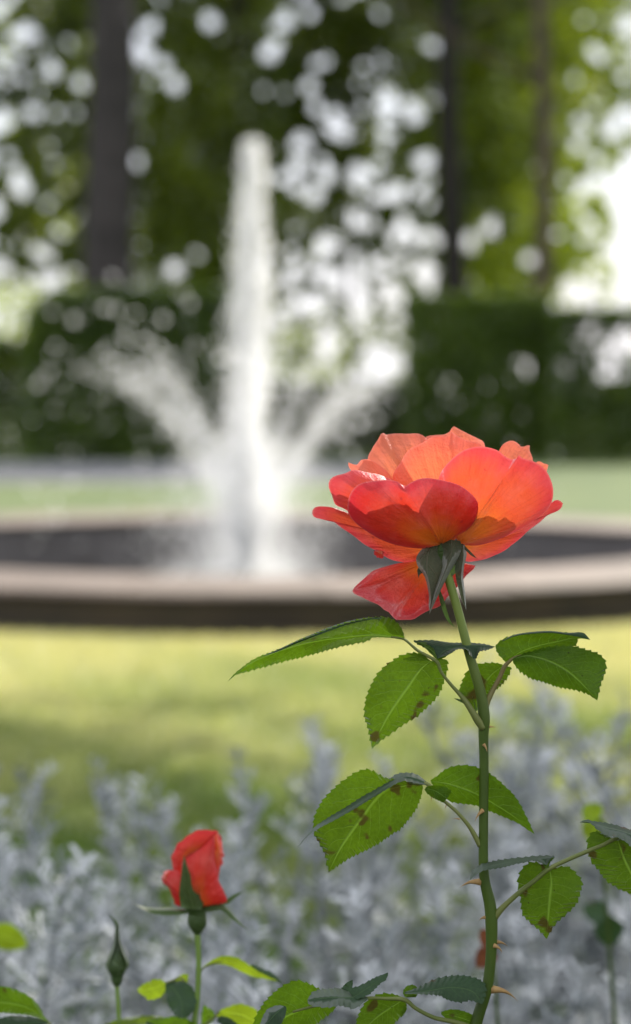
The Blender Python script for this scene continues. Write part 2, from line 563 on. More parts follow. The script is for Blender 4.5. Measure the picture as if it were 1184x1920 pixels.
# planting bed: a slightly mounded strip of soil
xs = np.linspace(-4, 4, 90)
ys = np.linspace(-0.6, 2.55, 50)
X, Y = np.meshgrid(xs, ys)
edge = np.clip(np.minimum(Y + 0.6, (2.55 + 0.10 * np.sin(X * 2.1)) - Y) / 0.25, 0, 1)
Zb = 0.004 + 0.055 * edge + 0.012 * edge * (np.sin(X * 17) * np.sin(Y * 13 + X) + np.sin(X * 41 + Y * 7) * np.sin(Y * 37))
i = np.arange(X.size).reshape(X.shape)
structure(mesh_obj('planting_bed', np.stack([X.ravel(), Y.ravel(), Zb.ravel()], 1),
                   np.stack([i[:-1, :-1], i[:-1, 1:], i[1:, 1:], i[1:, :-1]], -1).reshape(-1, 4), SOIL))

# gravel path in front of the left hedge
pa, pb = ground_at(592, 904)[1], ground_at(592, 868)[1]
xs = np.linspace(-14, 1.6, 60)
v = np.vstack([np.stack([xs, pa + 0.25 * np.sin(xs * 0.5), np.full(60, 0.006)], 1), np.stack([xs, pb + 0.15 * np.sin(xs * 0.7 + 1), np.full(60, 0.006)], 1)])
structure(mesh_obj('gravel_path', v, [[k, k + 1, 60 + k + 1, 60 + k] for k in range(59)], GRAVEL))

# grass blades on the near lawn
NB = 150000
D = np.sqrt(rng.uniform(2.5 ** 2, 9.0 ** 2, NB))
bx = rng.uniform(-1, 1, NB) * (0.155 * D + 0.5)
by = D


def patch(x, y):
    return (np.sin(x * 1.7 + y * 0.6 + 0.5) * np.sin(y * 1.15 - 0.4 * x) + 0.6 * np.sin(x * 3.9 - 1.0) * np.sin(y * 2.7 + 0.8) + 0.4 * np.sin(x * 8 + y * 5)) / 2


okb = np.hypot(bx + 0.32, by - 11.5) > 3.06 * (1 + 0.035 * np.cos(4 * (np.arctan2(by - 11.5, bx + 0.32) - R(274))))
bx, by = bx[okb], by[okb]
NB = len(bx)
ht = rng.uniform(0.014, 0.032, NB)
ang = rng.uniform(0, 2 * math.pi, NB)
w = rng.uniform(0.003, 0.006, NB)
lean = rng.normal(0, 0.018, (NB, 2))
base = np.stack([bx, by, np.full(NB, -0.001)], 1)
dx = np.stack([np.cos(ang) * w, np.sin(ang) * w, np.zeros(NB)], 1)
top = base + np.stack([lean[:, 0], lean[:, 1], ht], 1)
v = np.stack([base - dx, base + dx, top], 1).reshape(-1, 3)
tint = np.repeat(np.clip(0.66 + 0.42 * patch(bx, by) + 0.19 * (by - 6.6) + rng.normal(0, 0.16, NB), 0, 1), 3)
g = mesh_obj('grass', v, np.arange(NB * 3).reshape(-1, 3), GRASS, tint=tint, smooth=False)
structure(g, 'stuff')
g['label'] = 'sunlit short grass of the lawn in front of the basin'


# ------------------------------------------------------------------ fountain basin
seg = 160


def lobe(th):
    return 1 + 0.035 * np.cos(4 * (np.asarray(th) - R(274)))


def ring_profile(prof, seg, cx, cy, lobes=True):
    th = np.linspace(0, 2 * math.pi, seg, endpoint=False)
    wob = lobe(th) if lobes else 1.0
    P = len(prof)
    v = []
    for (r, z) in prof:
        v.append(np.stack([cx + r * wob * np.cos(th), cy + r * wob * np.sin(th), np.full(seg, z)], 1))
    v = np.vstack(v)
    f = []
    for p in range(P - 1):
        for k in range(seg):
            k2 = (k + 1) % seg
            f.append([p * seg + k, p * seg + k2, (p + 1) * seg + k2, (p + 1) * seg + k])
    return v, f


basin = thing('fountain_basin', 'round stone fountain basin with wide pinkish rim on the lawn', 'fountain', (BC[0], BC[1], 0))
v, f = ring_profile([(2.97, -0.05), (2.97, 0.03), (2.90, 0.04), (2.90, 0.128), (2.75, 0.132), (2.17, 0.132)], seg, *BC)
mesh_obj('outer_wall', v, f, WALLSTONE, basin, smooth=False)
v, f = ring_profile([(2.18, 0.12), (2.18, -0.6), (0.0, -0.6)], seg, *BC)
mesh_obj('inner_wall', v, f, INNERSTONE, basin, smooth=False)
# rim slabs, each its own stone
NS = 26
for k in range(NS):
    a0, a1 = 2 * math.pi * k / NS + 0.0022, 2 * math.pi * (k + 1) / NS - 0.0022
    th = np.linspace(a0, a1, 7)
    zt = 0.154 + rng.uniform(-0.003, 0.003)
    prof = [(2.14, 0.138), (2.14, zt - 0.010), (2.155, zt), (2.92, zt + 0.002), (2.94, zt - 0.012), (2.94, 0.138)]
    lb = lobe(th)
    v = np.vstack([np.stack([BC[0] + r * lb * np.cos(th), BC[1] + r * lb * np.sin(th), np.full(7, z)], 1) for r, z in prof])
    f = []
    for p in range(len(prof)):
        q = (p + 1) % len(prof)
        for j in range(6):
            f.append([p * 7 + j, p * 7 + j + 1, q * 7 + j + 1, q * 7 + j])
    f.append([p * 7 for p in range(len(prof))])
    f.append([p * 7 + 6 for p in range(len(prof))][::-1])
    mesh_obj('rim_slab', v, f, COPING, basin, smooth=False)
th = np.linspace(0, 2 * math.pi, 64, endpoint=False)
v = [[BC[0], BC[1], -0.30]]
for r in np.linspace(0.1, 2.19, 30):
    for t in th:
        v.append([BC[0] + r * lobe(t) * math.cos(t), BC[1] + r * lobe(t) * math.sin(t), -0.30 + 0.012 * math.exp(-r) * math.sin(r * 18)])
f = [[0, 1 + k, 1 + (k + 1) % 64] for k in range(64)]
for i_ in range(29):
    for k in range(64):
        f.append([1 + i_ * 64 + k, 1 + (i_ + 1) * 64 + k, 1 + (i_ + 1) * 64 + (k + 1) % 64, 1 + i_ * 64 + (k + 1) % 64])
structure(mesh_obj('pool_water', v, f, WATER))
# nozzle standing in the pool
nzv, nzf = ring_profile([(0.0, -0.6), (0.13, -0.6), (0.13, -0.42), (0.045, -0.38), (0.04, -0.10), (0.055, -0.09), (0.055, -0.05), (0.022, -0.03), (0.018, 0.04), (0.0, 0.04)], 20, *BC, lobes=False)
noz = mesh_obj('fountain_nozzle', nzv - np.array([0, 0, 0]), nzf, METAL, loc=(BC[0], BC[1], -0.6))
tag(noz, 'bronze nozzle pipe at the foot of the water jet', 'nozzle')

# ------------------------------------------------------------------ the jet
OCT = np.array([[1, 0, 0], [-1, 0, 0], [0, 1, 0], [0, -1, 0], [0, 0, 1], [0, 0, -1]], float)
OCF = np.array([[0, 2, 4], [2, 1, 4], [1, 3, 4], [3, 0, 4], [2, 0, 5], [1, 2, 5], [3, 1, 5], [0, 3, 5]])


def drops(p, r, stretch=1.6):
    n_ = len(p)
    sc = np.stack([r, r, r * stretch], 1)
    v = (p[:, None, :] + OCT[None] * sc[:, None, :]).reshape(-1, 3)
    f = (OCF[None] + (np.arange(n_) * 6)[:, None, None]).reshape(-1, 3)
    return v, f


Z0, Z1 = 0.03, CAM_H + (740 - 268) / F * 11.5
pts, rad = [], []
# rising column, leaning very slightly, broadening as the water falls back
n1 = 15000
t = rng.uniform(0, 1, n1) ** 1.12
z = Z0 + (Z1 - Z0) * t
wid = np.interp(t, [0, 0.25, 0.6, 0.85, 0.95, 1.0], [0.04, 0.095, 0.080, 0.056, 0.044, 0.026])
rr = np.abs(rng.normal(0, 0.48, n1)) * wid
aa = rng.uniform(0, 2 * math.pi, n1)
cxs = BC[0] - 0.01 + 0.055 * np.clip(t, 0, 1) ** 1.3 - 0.03 * np.clip((t - 0.86) / 0.14, 0, 1)
p = np.stack([cxs + rr * np.cos(aa), BC[1] + rr * np.sin(aa), z], 1)
cl = np.sin(z * 21 + 3 * np.sin(aa + z * 7)) + np.sin(z * 47 + 2 * np.cos(aa * 2))
kp = rng.uniform(-2.2, 2.2, n1) < cl + 1.3
pts.append(p[kp])
rad.append(rng.uniform(0.0025, 0.007, n1)[kp])
# falling veil on the left of the column
n2 = 3600
t = rng.uniform(0, 1, n2)
z = Z1 - 0.05 - (Z1 - 0.05) * t
off = -0.025 - 0.085 * t ** 1.2
p = np.stack([BC[0] + 0.02 + off + rng.normal(0, 0.016 + 0.05 * t, n2), BC[1] + rng.normal(0, 0.05 + 0.05 * t, n2), z], 1)
pts.append(p)
rad.append(rng.uniform(0.002, 0.006, n2))
# ring of slanting side jets
for k in range(8):
    az = 2 * math.pi * k / 8 + 0.12
    hpk = 0.90 + 0.14 * math.sin(k * 2.3)
    vz = math.sqrt(2 * 9.8 * hpk)
    tpk = vz / 9.8
    reach = 0.66 + 0.08 * math.cos(k * 1.7)
    vr = reach / tpk
    for nn_, tmax, spread, rlo, rhi in ((1500, 0.95, 0.036, 0.002, 0.0055), (60, 1.9, 0.10, 0.003, 0.008)):
        tt = rng.uniform(0, 1, nn_) ** (2.6 if tmax < 1.5 else 1.2) * tmax * tpk
        s_ = spread * (0.25 + tt / tpk)
        rr = vr * tt + rng.normal(0, 1, nn_) * s_
        zz = Z0 + vz * tt - 4.9 * tt ** 2 + rng.normal(0, 1, nn_) * s_
        tang = rng.normal(0, 1, nn_) * s_
        p = np.stack([BC[0] + rr * math.cos(az) - tang * math.sin(az), BC[1] + rr * math.sin(az) + tang * math.cos(az), zz], 1)
        k_ = p[:, 2] > -0.1
        pts.append(p[k_])
        rad.append(rng.uniform(rlo, rhi, nn_)[k_])
# heavier blobs of water breaking up in the column
nb_ = 900
t = rng.uniform(0.05, 1, nb_)
z = Z0 + (Z1 - Z0) * t
rr = np.abs(rng.normal(0, 0.6, nb_)) * np.interp(t, [0, 0.25, 0.6, 0.95, 1.0], [0.05, 0.11, 0.10, 0.06, 0.04])
aa = rng.uniform(0, 2 * math.pi, nb_)
pts.append(np.stack([BC[0] + 0.04 * t + rr * np.cos(aa), BC[1] + rr * np.sin(aa), z], 1))
rad.append(rng.uniform(0.007, 0.017, nb_))
# mist round the foot
n4 = 9000
rr = np.abs(rng.normal(0, 0.22, n4))
aa = rng.uniform(0, 2 * math.pi, n4)
zz = rng.uniform(-0.08, 1, n4) ** 1.4 * 0.75 * np.exp(-rr * 0.9)
zz = np.nan_to_num(zz, nan=0.0)
pts.append(np.stack([BC[0] + rr * np.cos(aa), BC[1] + rr * np.sin(aa), zz], 1))
rad.append(rng.uniform(0.002, 0.0055, n4))
p = np.vstack(pts)
r_ = np.concatenate(rad)
v, f = drops(p, r_)
jet = mesh_obj('fountain_jet', v, f, SPRAY)
jet['kind'] = 'stuff'
jet['label'] = 'tall white water jet with slanting side jets in the basin'
# single heavy drops flung wide of the jet
n5 = 66
px = np.concatenate([rng.normal(235, 80, 30), rng.normal(640, 50, 22), rng.uniform(50, 420, 15)])[:n5]
py = np.concatenate([rng.normal(665, 50, 30), rng.normal(770, 60, 22), rng.uniform(600, 1040, 15)])[:n5]
p = U(px, py, rng.normal(11.5, 0.35, n5))
cl_p, cl_r = [], []
for q in p:
    kk = rng.integers(3, 8)
    cl_p.append(q + rng.normal(0, 0.008, (kk, 3)))
    cl_r.append(rng.uniform(0.005, 0.010, kk))
v, f = drops(np.vstack(cl_p), np.concatenate(cl_r), 1.2)
dr = mesh_obj('flying_water_drops', v, f, SPRAY)
dr['kind'] = 'stuff'
dr['label'] = 'loose glittering water drops thrown out beside the jet'


# ------------------------------------------------------------------ foliage clouds
def leaf_cloud(p, size, squash=0.62, flat=0.0):
    n_ = len(p)
    q = rng.normal(0, 1, (n_, 3))
    q[:, 2] += flat * np.sign(q[:, 2])
    q /= np.linalg.norm(q, axis=1)[:, None]
    a = np.cross(q, rng.normal(0, 1, (n_, 3)))
    a /= np.linalg.norm(a, axis=1)[:, None]
    b = np.cross(q, a)
    s = (size * rng.uniform(0.6, 1.35, n_))[:, None]
    v = np.stack([p - a * s, p - b * s * squash + q * s * 0.15, p + a * s, p + b * s * squash + q * s * 0.15], 1).reshape(-1, 3)
    return v, np.arange(n_ * 4).reshape(-1, 4)


GX = np.linspace(0, 1184, 9)
GY = np.array([0, 75, 150, 225, 300, 375, 450, 525, 600, 675, 740])
COV = np.array([
    [.62, .95, .60, .80, .74, .95, 1.0, 1.0, .85],
    [.55, .88, .55, .97, .80, .80, 1.0, 1.0, .50],
    [.50, .80, .85, 1.0, .66, .80, 1.0, .99, .35],
    [.48, .80, .92, 1.0, .74, .82, 1.0, 1.0, .55],
    [.55, .90, .99, 1.0, .70, .72, 1.0, .98, .12],
    [.78, .90, 1.0, .99, .62, .42, .99, .93, .0],
    [.50, .88, .92, .99, .50, .36, .99, .93, .0],
    [.48, .92, .82, 1.0, .30, .36, .99, .90, .0],
    [.60, 1.0, 1.0, 1.0, .52, .40, 1.0, .97, .0],
    [.80, 1.0, 1.0, 1.0, .60, .45, 1.0, 1.0, .0],
    [.90, 1.0, 1.0, 1.0, .90, .90, 1.0, 1.0, .5]])


# gaps in the crowns through which the sky shows
HM_X0, HM_Y0, HM_S = -760, -620, 4.0
hm_w, hm_h = int(2560 / HM_S), int(1400 / HM_S)
gap = np.zeros((hm_h, hm_w), bool)


def cover(px, py):
    fx = np.clip(px / 148.0, 0, 7.999)
    i0 = fx.astype(int)
    tx = fx - i0
    fy = np.interp(py, GY, np.arange(len(GY)))
    j0 = np.clip(fy.astype(int), 0, len(GY) - 2)
    ty = fy - j0
    c = (COV[j0, i0] * (1 - tx) + COV[j0, i0 + 1] * tx) * (1 - ty) + (COV[j0 + 1, i0] * (1 - tx) + COV[j0 + 1, i0 + 1] * tx) * ty
    outside = np.clip(np.maximum(-py - 60, np.maximum(-px, px - 1184)) / 250.0, 0, 1)
    return c * (1 - outside) + 0.82 * outside


nh = 24000
hx = rng.uniform(HM_X0, HM_X0 + 2560, nh)
hy = rng.uniform(HM_Y0, HM_Y0 + 1400, nh)
hr = 3.0 + 10.5 * rng.uniform(0, 1, nh) ** 2.0
sfr = np.clip((1 - cover(hx, hy)) * 0.46, 0, 0.93)
want = -np.log(1 - sfr) * (2560 * 1400) / (math.pi * 8.5 ** 2)      # gaps wanted if the whole field were like this spot
pick = rng.uniform(0, 1, nh) < want / nh * 0.9
yy, xx = np.mgrid[0:hm_h, 0:hm_w]
for x_, y_, r_h in zip(hx[pick], hy[pick], hr[pick]):
    cx_, cy_ = (x_ - HM_X0) / HM_S, (y_ - HM_Y0) / HM_S
    rr_ = (r_h + 6.0) / HM_S
    a0, a1 = max(0, int(cy_ - rr_ - 1)), min(hm_h, int(cy_ + rr_ + 2))
    b0, b1 = max(0, int(cx_ - rr_ - 1)), min(hm_w, int(cx_ + rr_ + 2))
    gap[a0:a1, b0:b1] |= ((xx[a0:a1, b0:b1] - cx_) ** 2 + (yy[a0:a1, b0:b1] - cy_) ** 2) < rr_ ** 2


def in_gap(px, py):
    i_ = np.clip(((px - HM_X0) / HM_S).astype(int), 0, hm_w - 1)
    j_ = np.clip(((py - HM_Y0) / HM_S).astype(int), 0, hm_h - 1)
    return gap[j_, i_]


def clump_noise(p, s):
    x, y, z = p[:, 0] * s, p[:, 1] * s, p[:, 2] * s
    return (np.sin(x * 1.7 + 1.3 * np.sin(z * 1.1)) * np.sin(z * 1.9 + 0.7 * np.sin(y)) + 0.7 * np.sin(x * 3.7 + z * 1.3) * np.sin(z * 4.1 - y * 1.2)) / 1.7


def crown_points(x0, x1, y0, y1, D, dd, n_, soft=90):
    """leaf positions of a crown: a volume of depth dd about distance D, thinned where the photo shows sky through it"""
    px = rng.uniform(x0, x1, n_)
    py = rng.uniform(y0, y1, n_)
    d = D + rng.normal(0, dd, n_)
    ex = np.clip(np.minimum(px - x0, x1 - px) / soft, 0, 1) * np.clip((y1 - py) / 60, 0, 1)
    p = U(px, py, d)
    cv = cover(px, py)
    keep = (~in_gap(px, py)) & (cv > 0.2) & (rng.uniform(0, 1, n_) < 0.50 * ex * np.clip(0.95 + 0.8 * clump_noise(p, 1.1), 0.25, 1.8))
    return p[keep]


def tree(name, label, px, w, D, lean, bark, crown_boxes, mat, ztop=13.0, group='trees behind the hedges', size=0.085, lightbias=0.35):
    b = ground_at(px, 740 + F * CAM_H / D)
    root = thing(name, label, 'tree', (b[0], b[1], 0), group)
    r0 = w * D / F / 2
    zs = np.linspace(-0.2, ztop, 26)
    path = np.stack([b[0] + lean * zs + 0.05 * np.sin(zs * 0.9 + px), b[1] + 0.04 * np.sin(zs * 0.7), zs], 1)
    rr = r0 * np.interp(zs, [-0.2, 0.3, 1.5, ztop], [1.5, 1.2, 1.0, 0.42])
    geos = [tube_geo(path, rr, 14)[:2]]
    for k in range(7):
        z0 = ztop * (0.42 + 0.075 * k)
        i_ = int(np.searchsorted(zs, z0))
        a = rng.uniform(0, 2 * math.pi)
        L = ztop * rng.uniform(0.18, 0.32)
        s = np.linspace(0, 1, 8)
        br = path[i_] + np.stack([np.cos(a) * L * s, np.sin(a) * L * s, L * (0.35 * s + 0.35 * s ** 2)], 1)
        geos.append(tube_geo(br, np.interp(s, [0, 1], [rr[i_] * 0.45, rr[i_] * 0.08]), 8)[:2])
    v, f = join_geo(geos)
    mesh_obj('trunk', v, f, bark, root)
    P = np.vstack([crown_points(*cb) for cb in crown_boxes])
    v, f = leaf_cloud(P, size)
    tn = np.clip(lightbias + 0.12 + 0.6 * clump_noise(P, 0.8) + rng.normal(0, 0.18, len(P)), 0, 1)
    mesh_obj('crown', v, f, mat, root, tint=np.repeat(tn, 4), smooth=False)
    return root


tree('beech_tree', 'thick grey beech trunk rising behind the clipped hedge', 210, 102, 33.5, 0.0, BARK_GREY,
     [(-420, 560, -560, 545, 37.5, 1.2, 130000)], CROWN, 15, lightbias=0.28)
tree('broadleaf_tree', 'dark slim tree standing behind the water jet', 452, 52, 37, 0.002, BARK_DARK,
     [(240, 760, -560, 600, 40.5, 1.2, 75000)], CROWN, 14, lightbias=0.2)
tree('broadleaf_tree', 'black straight tree trunk above the level hedge right of the opening', 848, 50, 35, -0.006, BARK_DARK,
     [(700, 1110, -560, 570, 39.5, 1.3, 60000)], CROWN_LIGHT, 14, lightbias=0.3)
tree('broadleaf_tree', 'short dark trunk between the black trunk and the brown trunk', 935, 30, 39, 0.003, BARK_DARK,
     [(760, 1180, -560, 560, 42.5, 1.2, 45000)], CROWN_LIGHT, 12, lightbias=0.42)
tree('broadleaf_tree', 'brown trunk with yellow green leaves beside the bright open sky', 1022, 36, 33.5, -0.016, BARK_BROWN,
     [(900, 1600, -560, 590, 38.0, 1.4, 75000)], CROWN_LIGHT, 12, lightbias=0.5)
tree('small_tree', 'thin leafed small tree in the opening between the two hedges', 655, 14, 42, 0.004, BARK_DARK,
     [(470, 830, -200, 742, 42, 1.2, 40000)], CROWN, 8, lightbias=0.25, size=0.08)
tree('broadleaf_tree', 'loose tree with sky glittering through beyond the hedge corner', -140, 44, 44, 0.004, BARK_DARK,
     [(-700, 230, -560, 745, 44, 1.8, 90000)], CROWN_LIGHT, 13, lightbias=0.5)


# ------------------------------------------------------------------ hedges
def hedge(name, label, x0, x1, y0, y1, D, depth, top, n_, holes=(), core=True, tintbase=0.35, roundl=0.0):
    a = U(x0, 740, D)[0]
    b = U(x1, 740, D)[0]
    root = thing(name, label, 'hedge', ((a + b) / 2, D + depth / 2, 0), 'clipped garden hedges')
    # leaves fill the outer shell of a clipped block
    X = rng.uniform(a, b, n_)
    Yd = D + depth * rng.uniform(0, 1, n_) ** 2.0
    Zz = top * rng.uniform(0, 1, n_) ** 0.8
    topsel = rng.uniform(0, 1, n_) < 0.25
    Zz[topsel] = top - np.abs(rng.normal(0, 0.05, topsel.sum()))
    Yd[topsel] = D + depth * rng.uniform(0, 1, topsel.sum())
    P = np.stack([X, Yd + rng.normal(0, 0.03, n_), Zz + rng.normal(0, 0.03, n_)], 1)
    keep = np.ones(n_, bool)
    if roundl:
        cx_, cz_ = a + roundl, top - roundl
        keep &= ~((P[:, 0] < cx_) & (P[:, 2] > cz_) & ((P[:, 0] - cx_) ** 2 + (P[:, 2] - cz_) ** 2 > roundl ** 2))
    for (hx, hy, hr, dens) in holes:
        c = U(hx, hy, D + depth * 0.3)
        rr = hr * D / F
        inside = ((P[:, 0] - c[0]) ** 2 + (P[:, 2] - c[2]) ** 2) < (rr * (1 + 0.3 * np.sin(P[:, 0] * 23 + P[:, 2] * 17))) ** 2
        keep &= ~(inside & (rng.uniform(0, 1, n_) > dens))
    P = P[keep]
    v, f = leaf_cloud(P, 0.05, 0.6)
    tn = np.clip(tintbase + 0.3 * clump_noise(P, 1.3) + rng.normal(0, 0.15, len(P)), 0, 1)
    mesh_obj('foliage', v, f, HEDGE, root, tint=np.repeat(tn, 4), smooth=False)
    # woody stems inside
    for k in range(int((b - a) / 0.6)):
        x = a + 0.3 + 0.6 * k + rng.normal(0, 0.08)
        pp = np.array([[x, D + depth * 0.5, -0.1], [x + 0.04, D + depth * 0.55, top * 0.5], [x - 0.03, D + depth * 0.5, top * 0.92]])
        v, f, _ = tube_geo(spline(pp, 6), np.linspace(0.04, 0.012, 6), 6)
        mesh_obj('stem', v, f, BARK_DARK, root)
    return root


def ztop_of(y, D):
    return CAM_H + (740 - y) / F * D


hedge('clipped_hedge', 'tall clipped dark hedge with rounded end behind the gravel path', 45, 505, 0, 0, 31.0, 1.5, ztop_of(548, 31.0), 42000, roundl=0.45)
hedge('clipped_hedge', 'level topped hedge under the dark trunks, right of the opening', 765, 1034, 0, 0, 31.2, 1.3, ztop_of(560, 31.2), 26000,
      holes=((990, 686, 16, 0.0), (800, 640, 12, 0.25)), tintbase=0.55)
hedge('clipped_hedge', 'gappy hedge with sky showing through below the bright open sky', 1036, 1700, 0, 0, 30.6, 0.9, ztop_of(583, 30.6), 40000,
      holes=((1080, 640, 24, 0.25), (1140, 655, 34, 0.12), (1180, 640, 36, 0.02), (1150, 690, 26, 0.05), (1060, 690, 16, 0.3), (1230, 660, 30, 0.1), (1110, 610, 14, 0.1)), tintbase=0.3)
hedge('low_hedge', 'low dark hedge closing the opening between the tall hedges', 440, 840, 0, 0, 36, 1.4, ztop_of(722, 36), 16000, tintbase=0.15)
hedge('clipped_hedge', 'lighter hedge glimpsed past the rounded hedge end', -700, 75, 0, 0, 34.5, 1.2, ztop_of(640, 34.5), 26000, tintbase=0.45)

# ------------------------------------------------------------------ the tree whose shade lies over the bed (stands right of the frame, towards the sun)
st = thing('shade_tree', 'spreading tree beside the flower bed that shades it', 'tree', (4.6, 6.0, 0))
zs = np.linspace(-0.1, 5.2, 14)
geos = [tube_geo(np.stack([4.6 + 0.05 * np.sin(zs), 6.0 + 0.04 * np.cos(zs), zs], 1), np.linspace(0.22, 0.06, 14), 12)[:2]]
for k in range(9):
    a = 2 * math.pi * k / 9
    s = np.linspace(0, 1, 7)
    geos.append(tube_geo(np.array([4.6, 6.0, 2.6 + 0.2 * k]) + np.stack([np.cos(a) * 2.6 * s, np.sin(a) * 2.6 * s, 1.6 * s], 1), np.linspace(0.07, 0.012, 7), 7)[:2])
v, f = join_geo(geos)
mesh_obj('trunk', v, f, BARK_BROWN, st)
nC = 36000
u = rng.normal(0, 1, (nC, 3))
u /= np.linalg.norm(u, axis=1)[:, None]
P = np.array([2.9, 6.0, 4.4]) + u * (rng.uniform(0.1, 1, nC) ** 0.4)[:, None] * np.array([4.4, 3.6, 1.5])
P = P[rng.uniform(0, 1, len(P)) < np.clip(0.8 + 0.7 * clump_noise(P, 2.0), 0.1, 1)]
n2_ = 9000
u = rng.normal(0, 1, (n2_, 3))
u /= np.linalg.norm(u, axis=1)[:, None]
P2 = np.array([2.6, 9.2, 4.5]) + u * (rng.uniform(0.1, 1, n2_) ** 0.4)[:, None] * np.array([4.2, 2.4, 1.0])
P2 = P2[clump_noise(P2, 1.4) > 0.12]
P = np.vstack([P, P2])
# an opening in the crown lets the sun through to the open rose
rc = U(815, 895, 0.864)
rel = P - rc
along = rel @ np.array(SV)
off_ = np.linalg.norm(rel - along[:, None] * np.array(SV), axis=1)
P = P[off_ > 0.10 + 0.02 * np.sin(P[:, 2] * 9)]
v, f = leaf_cloud(P, 0.075)
mesh_obj('crown', v, f, CROWN_LIGHT, st, tint=np.repeat(np.clip(rng.normal(0.5, 0.2, len(P)), 0, 1), 4), smooth=False)


# ================================================================== SILVER SHRUBS
def silver_branch(L, seed):
    """an upright felted shoot with lobed leaves, as one mesh round its own foot"""
    rg = np.random.default_rng(seed)
    s = np.linspace(0, 1, 12)
    bend = rg.normal(0, 0.06, 2)
    path = np.stack([bend[0] * s ** 2 + 0.012 * np.sin(s * 6 + seed), bend[1] * s ** 2 + 0.012 * np.cos(s * 5 + seed), L * s], 1)
    V, Fs, _ = tube_geo(path, np.linspace(0.0035, 0.0015, 12), 6)
    V = [V]
    Fs = list(Fs)
    T = [np.full(len(V[0]), 0.25)]
    off = len(V[0])
    nl = int(17 + L * 28)
    for k in range(nl):
        t = 0.18 + 0.82 * (k + rg.uniform(0, 0.8)) / nl
        p0 = np.array([np.interp(t, s, path[:, j]) for j in range(3)])
        az = k * 2.4 + rg.normal(0, 0.3)
        el = R(np.interp(t, [0.2, 0.7, 1.0], [-5, 30, 68]) + rg.normal(0, 12))
        ln = np.interp(t, [0.15, 0.5, 0.85, 1.0], [0.042, 0.050, 0.036, 0.020]) * rg.uniform(0.75, 1.2)
        fw = np.array([math.cos(az) * math.cos(el), math.sin(az) * math.cos(el), math.sin(el)])
        sd = np.cross(fw, [0, 0, 1])
        sd /= np.linalg.norm(sd)
        up = np.cross(sd, fw)
        tv = rg.uniform(0, 1) ** 1.3
        droop = rg.uniform(0.05, 0.30)

        def at(x, y):
            return p0 + ln * (fw * x + sd * y + up * (-droop * x * x + 0.8 * abs(y) ** 1.3))
        lobes = [(0.0, 0.03, 0.0)]
        # midrib strip
        pts_ = []
        for x, wd in ((0, 0.03), (0.3, 0.045), (0.6, 0.05), (0.85, 0.07), (1.0, 0.02)):
            pts_ += [at(x, -wd), at(x, wd)]
        for i_ in range(4):
            Fs.append([off + 2 * i_, off + 2 * i_ + 1, off + 2 * i_ + 3, off + 2 * i_ + 2])
        V.append(np.array(pts_))
        T.append(np.full(len(pts_), tv))
        off += len(pts_)
        for x0_ in (0.30, 0.52, 0.73):
            for sg in (-1, 1):
                x = x0_ + rg.normal(0, 0.05)
                ll = 0.28 * (1.15 - abs(x - 0.5)) * rg.uniform(0.45, 1.3)
                q = [at(x - 0.02, 0.04 * sg), at(x + 0.05, 0.04 * sg), at(x + 0.21, sg * (ll + 0.03)), at(x + 0.19, sg * (ll + 0.10)), at(x + 0.12, sg * (ll + 0.07)), at(x + 0.05, sg * ll * 0.6)]
                V.append(np.array(q))
                Fs.append([off + j for j in range(6)])
                T.append(np.full(6, np.clip(tv + rg.normal(0, 0.12), 0, 1)))
                off += 6
    return np.vstack(V), Fs, np.concatenate(T)


branch_meshes = []
for k in range(9):
    V, Fs, T = silver_branch(0.30 + 0.05 * (k % 3), 50 + k)
    me = bpy.data.meshes.new('branch')
    me.from_pydata(V.tolist(), [], Fs)
    at_ = me.attributes.new('tint', 'FLOAT', 'POINT')
    at_.data.foreach_set('value', T.astype(np.float32))
    me.polygons.foreach_set('use_smooth', [True] * len(me.polygons))
    me.materials.append(SILVER)
    branch_meshes.append((me, 0.30 + 0.05 * (k % 3)))

SPOTS = [  # photo x of the foot, distance, photo y of the top, width of the plant in px, shoots, words
    (40, 1.62, 1500, 150, 13, 'left outer silver shrub, its top level with the open green lawn'),
    (150, 1.75, 1498, 100, 12, 'silver shrub behind the closed green bud, with a shoot leaning out over the lawn'),
    (30, 1.40, 1650, 150, 9, 'low silver shrub at the yellow leaf beside the green bud'),
    (250, 1.52, 1720, 100, 8, 'low silver shrub between the green bud and the red bud'),
    (450, 1.95, 1420, 110, 13, 'silver shrub just behind the red bud, forking at the top'),
    (560, 1.85, 1415, 110, 12, 'silver shrub behind the brown spotted rose leaf'),
    (440, 1.55, 1640, 110, 9, 'silver shrub right behind the red rosebud calyx'),
    (690, 2.05, 1395, 130, 12, 'silver shrub under the hanging spotted rose leaf'),
    (640, 1.55, 1640, 130, 9, 'low silver shrub above the grey lower rose leaves'),
    (820, 1.95, 1425, 110, 12, 'silver shrub directly behind the thorny rose stem'),
    (815, 1.55, 1680, 120, 8, 'low silver shrub behind the foot of the thorny stem'),
    (1000, 2.15, 1310, 120, 14, 'tall silver shrub beside the heart shaped rose leaf'),
    (1110, 2.2, 1265, 130, 15, 'tallest silver shrub, behind the upper right rose leaf'),
    (1200, 1.95, 1330, 120, 13, 'tall silver shrub at the end of the row past the rose'),
    (1010, 1.65, 1560, 120, 9, 'silver shrub behind the lower right rose leaflet'),
    (1140, 1.6, 1600, 140, 10, 'low silver shrub under the outer right rose leaf'),
    (1290, 2.1, 1400, 140, 10, 'silver shrub at the far end of the bed'),
    (-90, 1.9, 1480, 140, 10, 'silver shrub at the near end of the bed'),
]
rng = np.random.default_rng(5)
